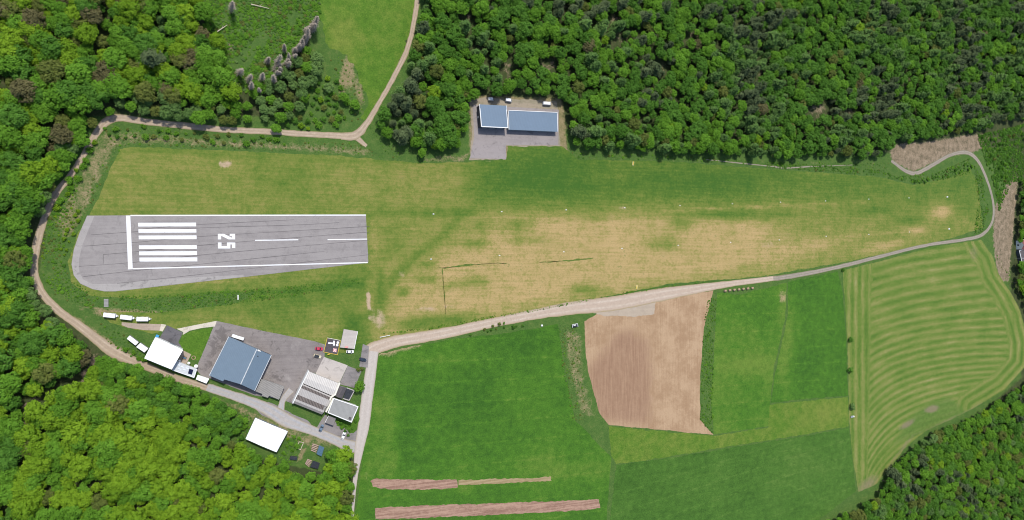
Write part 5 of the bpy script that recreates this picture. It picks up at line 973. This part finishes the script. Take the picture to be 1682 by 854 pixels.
def van(px, py, ang, lab, L):
    o = empty('white_van', P(px, py, 2.0) - Vector((0, 0, 2.0)), R(ang), lab, 'van', 'white vans behind the upper sheds')
    loft([(-L / 2, .9, .4, 2.1), (-L / 2 + .2, 1.0, .3, 2.3), (L / 2 - 1.3, 1.0, .3, 2.3), (L / 2 - .8, .98, .3, 2.0), (L / 2 - .3, .95, .3, 1.2), (L / 2, .85, .35, .95)]).build('body', M['white_paint'], o)
    m = MB(); m.add([(L / 2 - 1.02, -.78, 2.16), (L / 2 - 1.02, .78, 2.16), (L / 2 - .36, .8, 1.36), (L / 2 - .36, -.8, 1.36)], [(0, 1, 2, 3)]); w = m.build('windscreen', M['glass'], o); w.location = (.05, 0, .04); wheels(o, (-L * .3, L * .28), .86, .36)
    for y in (-.6, .6): m = MB(); m.box((L / 2 - .06, y, .75), (.14, .3, .2)); m.build('headlight', M['lamp'], o)
    m = MB(); m.box((-L * .12, 0, 2.33), (.5, .5, .12)); m.build('roof_hatch', M['skylight'], o); return o
van(807.2, 162.3, 2, 'short white van, left one behind the tall shed', 3.8); van(836.5, 164, -6, 'white van between the two sheds at the forest edge', 4.4); van(899.6, 169.5, 1, 'longest white van, right one behind the long shed', 6.0)

# ------------------------------------------------------------------ smaller things
def marker(px, py, lab, big=False):
    o = empty('runway_marker', P(px, py), R(rng.uniform(-6, 6)), lab, 'marker', 'white edge markers of the grass runway'); s = 1.1 if big else .62
    m = MB(); m.add([(-.75 * s, -.4 * s, .05), (.75 * s, -.4 * s, .05), (.75 * s, .4 * s, .05), (-.75 * s, .4 * s, .05), (-.6 * s, 0, .42 * s), (.6 * s, 0, .42 * s)], [(0, 1, 5, 4), (2, 3, 4, 5), (1, 2, 5), (3, 0, 4), (3, 2, 1, 0)]); m.build('board', M['white_paint'], o); m = MB(); m.box((0, 0, .03), (1.7 * s, 1.0 * s, .06)); m.build('base', M['grey_wall'], o)
ORD = ['first', 'second', 'third', 'fourth', 'fifth', 'sixth', 'seventh', 'eighth', 'ninth', 'tenth', 'last']
for row, pts in (('upper', [(712, 351.5), (824, 347.5), (930, 344.6), (1026, 341), (1117, 337.5), (1203, 334.5), (1282, 332), (1356, 330), (1427, 327), (1493, 325), (1556, 323.5)]), ('lower', [(708, 425.5), (820.5, 419.5), (926, 413.5), (1021.6, 408), (1114, 403), (1200, 398), (1280, 394), (1357, 388), (1427, 385), (1494, 381), (1559, 376)])):
    for k, (a, b) in enumerate(pts): marker(a, b, f'small white marker, {ORD[k]} from the asphalt in the {row} row', k == 10)
for px, py, lab in ((1040, 268.5, 'yellow sign board on the grass below the forest'), (1046, 471.5, 'yellow sign board at the farm road edge')):
    o = empty('yellow_sign', P(px, py), R(80), lab, 'sign'); m = MB(); m.add([(-1.3, -.5, .05), (1.3, -.5, .05), (1.3, .5, .05), (-1.3, .5, .05), (-1.2, 0, .8), (1.2, 0, .8)], [(0, 1, 5, 4), (2, 3, 4, 5), (1, 2, 5), (3, 0, 4)]); m.build('board', M['yellow'], o); m = MB(); m.box((0, 0, .04), (2.7, 1.1, .08)); m.build('frame', M['trim'], o)
bc = [(1190 + k * 7.4, 477.6 - k * .75) for k in range(7)]
for k, (a, b) in enumerate(bc):
    o = empty('round_bale', P(a, b), R(8 + 4 * (k % 3)), f"weathered round straw bale, {ORD[k] if k < 6 else 'last'} from the left in the row", 'bale', 'round bales along the farm road'); m = MB(); m.tube((-.9, 0, .78), (.9, 0, .78), .8, .8, 18); m.build('roll', M['straw'], o)
    for x in (-.93, .93): m = MB(); m.tube((x * .97, 0, .78), (x, 0, .78), .66, .5, 18); m.build('end_spiral', M['soilpale'], o)
# trailer with white frame at the soil field
o = empty('farm_trailer', P(943, 534.5), R(8), 'dark farm trailer with white frame at the soil field corner', 'trailer'); m = MB(); m.box((0, 0, .9), (3.8, 2.0, .3)); m.build('bed', M['tarp_dark'], o); wheels(o, (-.8, .8), .95, .4)
for x, y, sx, sy in ((0, 1.0, 4.0, .2), (1.95, 0, .2, 2.0), (-1.95, 0, .2, 2.0)): m = MB(); m.box((x, y, 1.3), (sx, sy, .6)); m.build('side_board', M['white_paint'], o)
m = MB(); m.box((-.2, .35, 1.3), (1.8, .5, .5)); m.build('load', M['white_paint'], o)
o = empty('white_sack', P(889.5, 534.5), R(20), 'white bulk sack on the earth verge by the farm road', 'sack'); rounded_box('bag', (1.2, 1.2, 1.1), .25, M['white_paint'], o, (0, 0, .55), .9); m = MB(); m.tube((-.4, 0, 1.05), (.4, 0, 1.2), .06, .06, 5); m.build('loop', M['white_paint'], o)
# trough at the meadow boundary
o = empty('water_bowser', P(1399, 684), R(4), 'small white-capped water trough at the meadow boundary', 'trough'); m = MB(); m.prism([(-1.6, -.7), (.6, -.7), (.6, .7), (-1.6, .7)], .2, .9); m.build('tank', M['alu'], o); m = MB(); m.tube((1.2, 0, .1), (1.2, 0, 1.2), .6, .55, 12); m.build('barrel', M['white_paint'], o)
# gate post, steps, bin, umbrellas, wood piles
o = empty('culvert_post', P(391, 491), 0, 'white upright board on the bank under the runway', 'post'); m = MB(); m.box((0, .9, .4), (.5, 2.6, .15)); m.build('board', M['trim'], o); m = MB(); m.box((0, -.2, .2), (.25, .25, .4)); m.build('foot', M['grey_wall'], o)
st = empty('embankment_steps', P(174.5, 497.5), 0, 'grey concrete steps on the bank under the runway', 'steps')
for k in range(6): m = MB(); m.box((0, 1.7 - k * .68, .22 - k * .03), (2.0, .6, .3)); m.build('step', M['grey_wall'], st)
o = empty('blue_bin', P(258.6, 552.2), R(-25), 'bright blue waste container at the clubhouse corner', 'bin'); rounded_box('tub', (1.3, 1.5, 1.3), .1, M['bluebin'], o, (0, 0, .75), 1.1); rounded_box('lid', (1.5, 1.7, .14), .05, M['bluebin'], o, (0, 0, 1.46)); 
for x in (-.5, .5): m = MB(); m.tube((x, -.5, .08), (x + .06, -.5, .08), .09, .09, 8); m.build('castor', M['tyre'], o)
for px, py, lab in ((310, 596.5, 'white parasol at the terrace corner'), (294.3, 593, 'white parasol against the clubhouse wall'), (321.9, 601.6, 'largest white parasol right of the terrace')):
    o = empty('parasol', P(px, py, 2.2) - Vector((0, 0, 2.2)), 0, lab, 'parasol', 'white parasols by the terrace'); m = MB(); m.tube((0, 0, 0), (0, 0, 2.4), .05, .05, 6); m.build('pole', M['alu'], o); m = MB(); R_ = 1.0 if px > 320 else .75; m.add([(0, 0, 2.5)] + [(R_ * math.cos(k * .785), R_ * math.sin(k * .785), 2.05) for k in range(8)], [(0, k + 1, (k + 1) % 8 + 1) for k in range(8)]); m.build('canopy', M['umbrella'], o); m = MB(); m.tube((0, 0, 0), (0, 0, .1), .35, .3, 10); m.build('base', M['grey_wall'], o)
o = empty('picnic_table', P(303, 587.5), R(-25), 'dark picnic table on the pink terrace', 'table'); m = MB(); m.box((0, 0, .74), (1.9, .8, .08)); m.build('tabletop', M['tarp_blue'], o)
for y in (-.75, .75): m = MB(); m.box((0, y, .45), (1.9, .3, .06)); m.build('bench', M['timber'], o)
for x in (-.7, .7): m = MB(); m.box((x, 0, .36), (.1, 1.5, .08)); m.build('cross_beam', M['timber'], o); m = MB(); m.box((x, 0, .36), (.09, .6, .7)); m.build('leg', M['timber'], o)
fp = empty('fire_ring', P(318, 587.3), 0, 'small round stone fire ring on the garden lawn', 'fire ring')
for k in range(10): a = k * .628; m = MB(); m.box((.9 * math.cos(a), .9 * math.sin(a), .15), (.3, .5, .3), a); m.build('stone', M['soilpale'], fp)
def woodshed(name, lab, logs, roof, mat, h=2.0):
    c = sum((P(*p) for p in roof), Vector()) / 4; o = empty(name, c, 0, lab, 'woodshed', 'woodpiles below the lane'); m = MB(); m.slab([Vector((P(*p, h).x - c.x, P(*p, h).y - c.y, h + (.3 if k < 2 else 0))) for k, p in enumerate(roof)][::-1], .1); m.build('roof', mat, o)
    for p in roof: v = P(*p, h) - c; m = MB(); m.box((v.x * .9, v.y * .9, h / 2 - .04), (.14, .14, h - .08)); m.build('post', M['timber'], o)
    c2 = sum((P(*p) for p in logs), Vector()) / 4; o2 = empty('log_stack', c2, 0, lab.replace('tarpaulin roof', 'roof') .replace('woodshed', 'open log stack beside the woodshed'), 'log stack', 'woodpiles below the lane'); L = [P(*p, .8) - c2 for p in logs]; L = [Vector((v.x, v.y, 0)) for v in L]
    for r_ in range(5):
        for lay in range(2):
            a, b = lerp(L[0], L[3], (r_ + .5) / 5), lerp(L[1], L[2], (r_ + .5) / 5); m = MB(); m.tube((a.x, a.y, .25 + .42 * lay), (b.x, b.y, .25 + .42 * lay + rng.uniform(-.04, .08)), .26, .22, 7); m.build('log', M['log'], o2)
z6 = lambda x, y: (400 + x / 8.41, 680 + y / 8.41)
woodshed('woodshed', 'woodshed with blue tarpaulin roof below the lane', [z6(955, 405), z6(1040, 430), z6(1000, 540), z6(930, 510)], [z6(1045, 430), z6(1115, 460), z6(1078, 585), z6(1008, 552)], M['tarp_blue'])
woodshed('woodshed', 'woodshed with black tarpaulin roof near the lower wood', [z6(885, 622), z6(952, 642), z6(902, 738), z6(850, 690)], [z6(960, 640), z6(1055, 675), z6(1030, 760), z6(918, 732)], M['tarp_dark'])
o = empty('covered_trailer', P(*z6(690, 600)), R(-12), 'dark covered trailer at the edge of the lower wood', 'trailer', 'white trailers'); rounded_box('cover', (4.2, 1.9, 1.2), .2, M['tarp_dark'], o, (0, 0, 1.1), .9); wheels(o, (0,), .85, .33); m = MB(); m.box((0, -1.05, .6), (4.2, .12, .3)); m.build('rail', M['alu'], o)
fr = empty('timber_frame', P(*z6(775, 435)), 0, 'empty pale timber frame lying right of the white hall', 'frame'); fq = [P(*z6(*p)) - P(*z6(775, 435)) for p in ((770, 382), (828, 392), (788, 490), (722, 466))]
for i in range(4): a, b = fq[i], fq[(i + 1) % 4]; d = b - a; m = MB(); m.box(((a.x + b.x) / 2, (a.y + b.y) / 2, .18 + .004 * i), (d.length + .2, .25, .3), math.atan2(d.y, d.x)); m.build('rail', M['paletimber'], fr)
# low white rail at the road bend and fallen stems in the clearing
o = empty('crash_rail', P(632, 552), 0, 'short white rail at the farm road bend', 'rail'); a, b = P(624, 554) - P(632, 552), P(641, 550.5) - P(632, 552); d = b - a; m = MB(); m.box((0, 0, .6), (d.length, .25, .3), math.atan2(d.y, d.x)); m.build('beam', M['trim'], o)
for t in (.1, .5, .9): v = lerp(a, b, t); m = MB(); m.box((v.x, v.y - .2, .3), (.15, .15, .6)); m.build('post', M['alu'], o)
for k, (p, q2, lab) in enumerate((((357, 53), (373, 42), 'pale fallen stem at the left rim of the clearing'), ((412, 8), (442, 15), 'long fallen stem near the upper picture edge'))):
    a, b = P(*p), P(*q2); o = empty('fallen_stem', a, 0, lab, 'log'); m = MB(); m.tube((0, 0, 1.2), (b.x - a.x, b.y - a.y, 1.0), .3, .15, 7); m.build('stem', M['paletimber'], o); m = MB(); m.tube(((b.x - a.x) * .5, (b.y - a.y) * .5, 1.1), ((b.x - a.x) * .6, (b.y - a.y) * .6 + 1.5, 1.3), .1, .05, 5); m.build('branch', M['paletimber'], o)
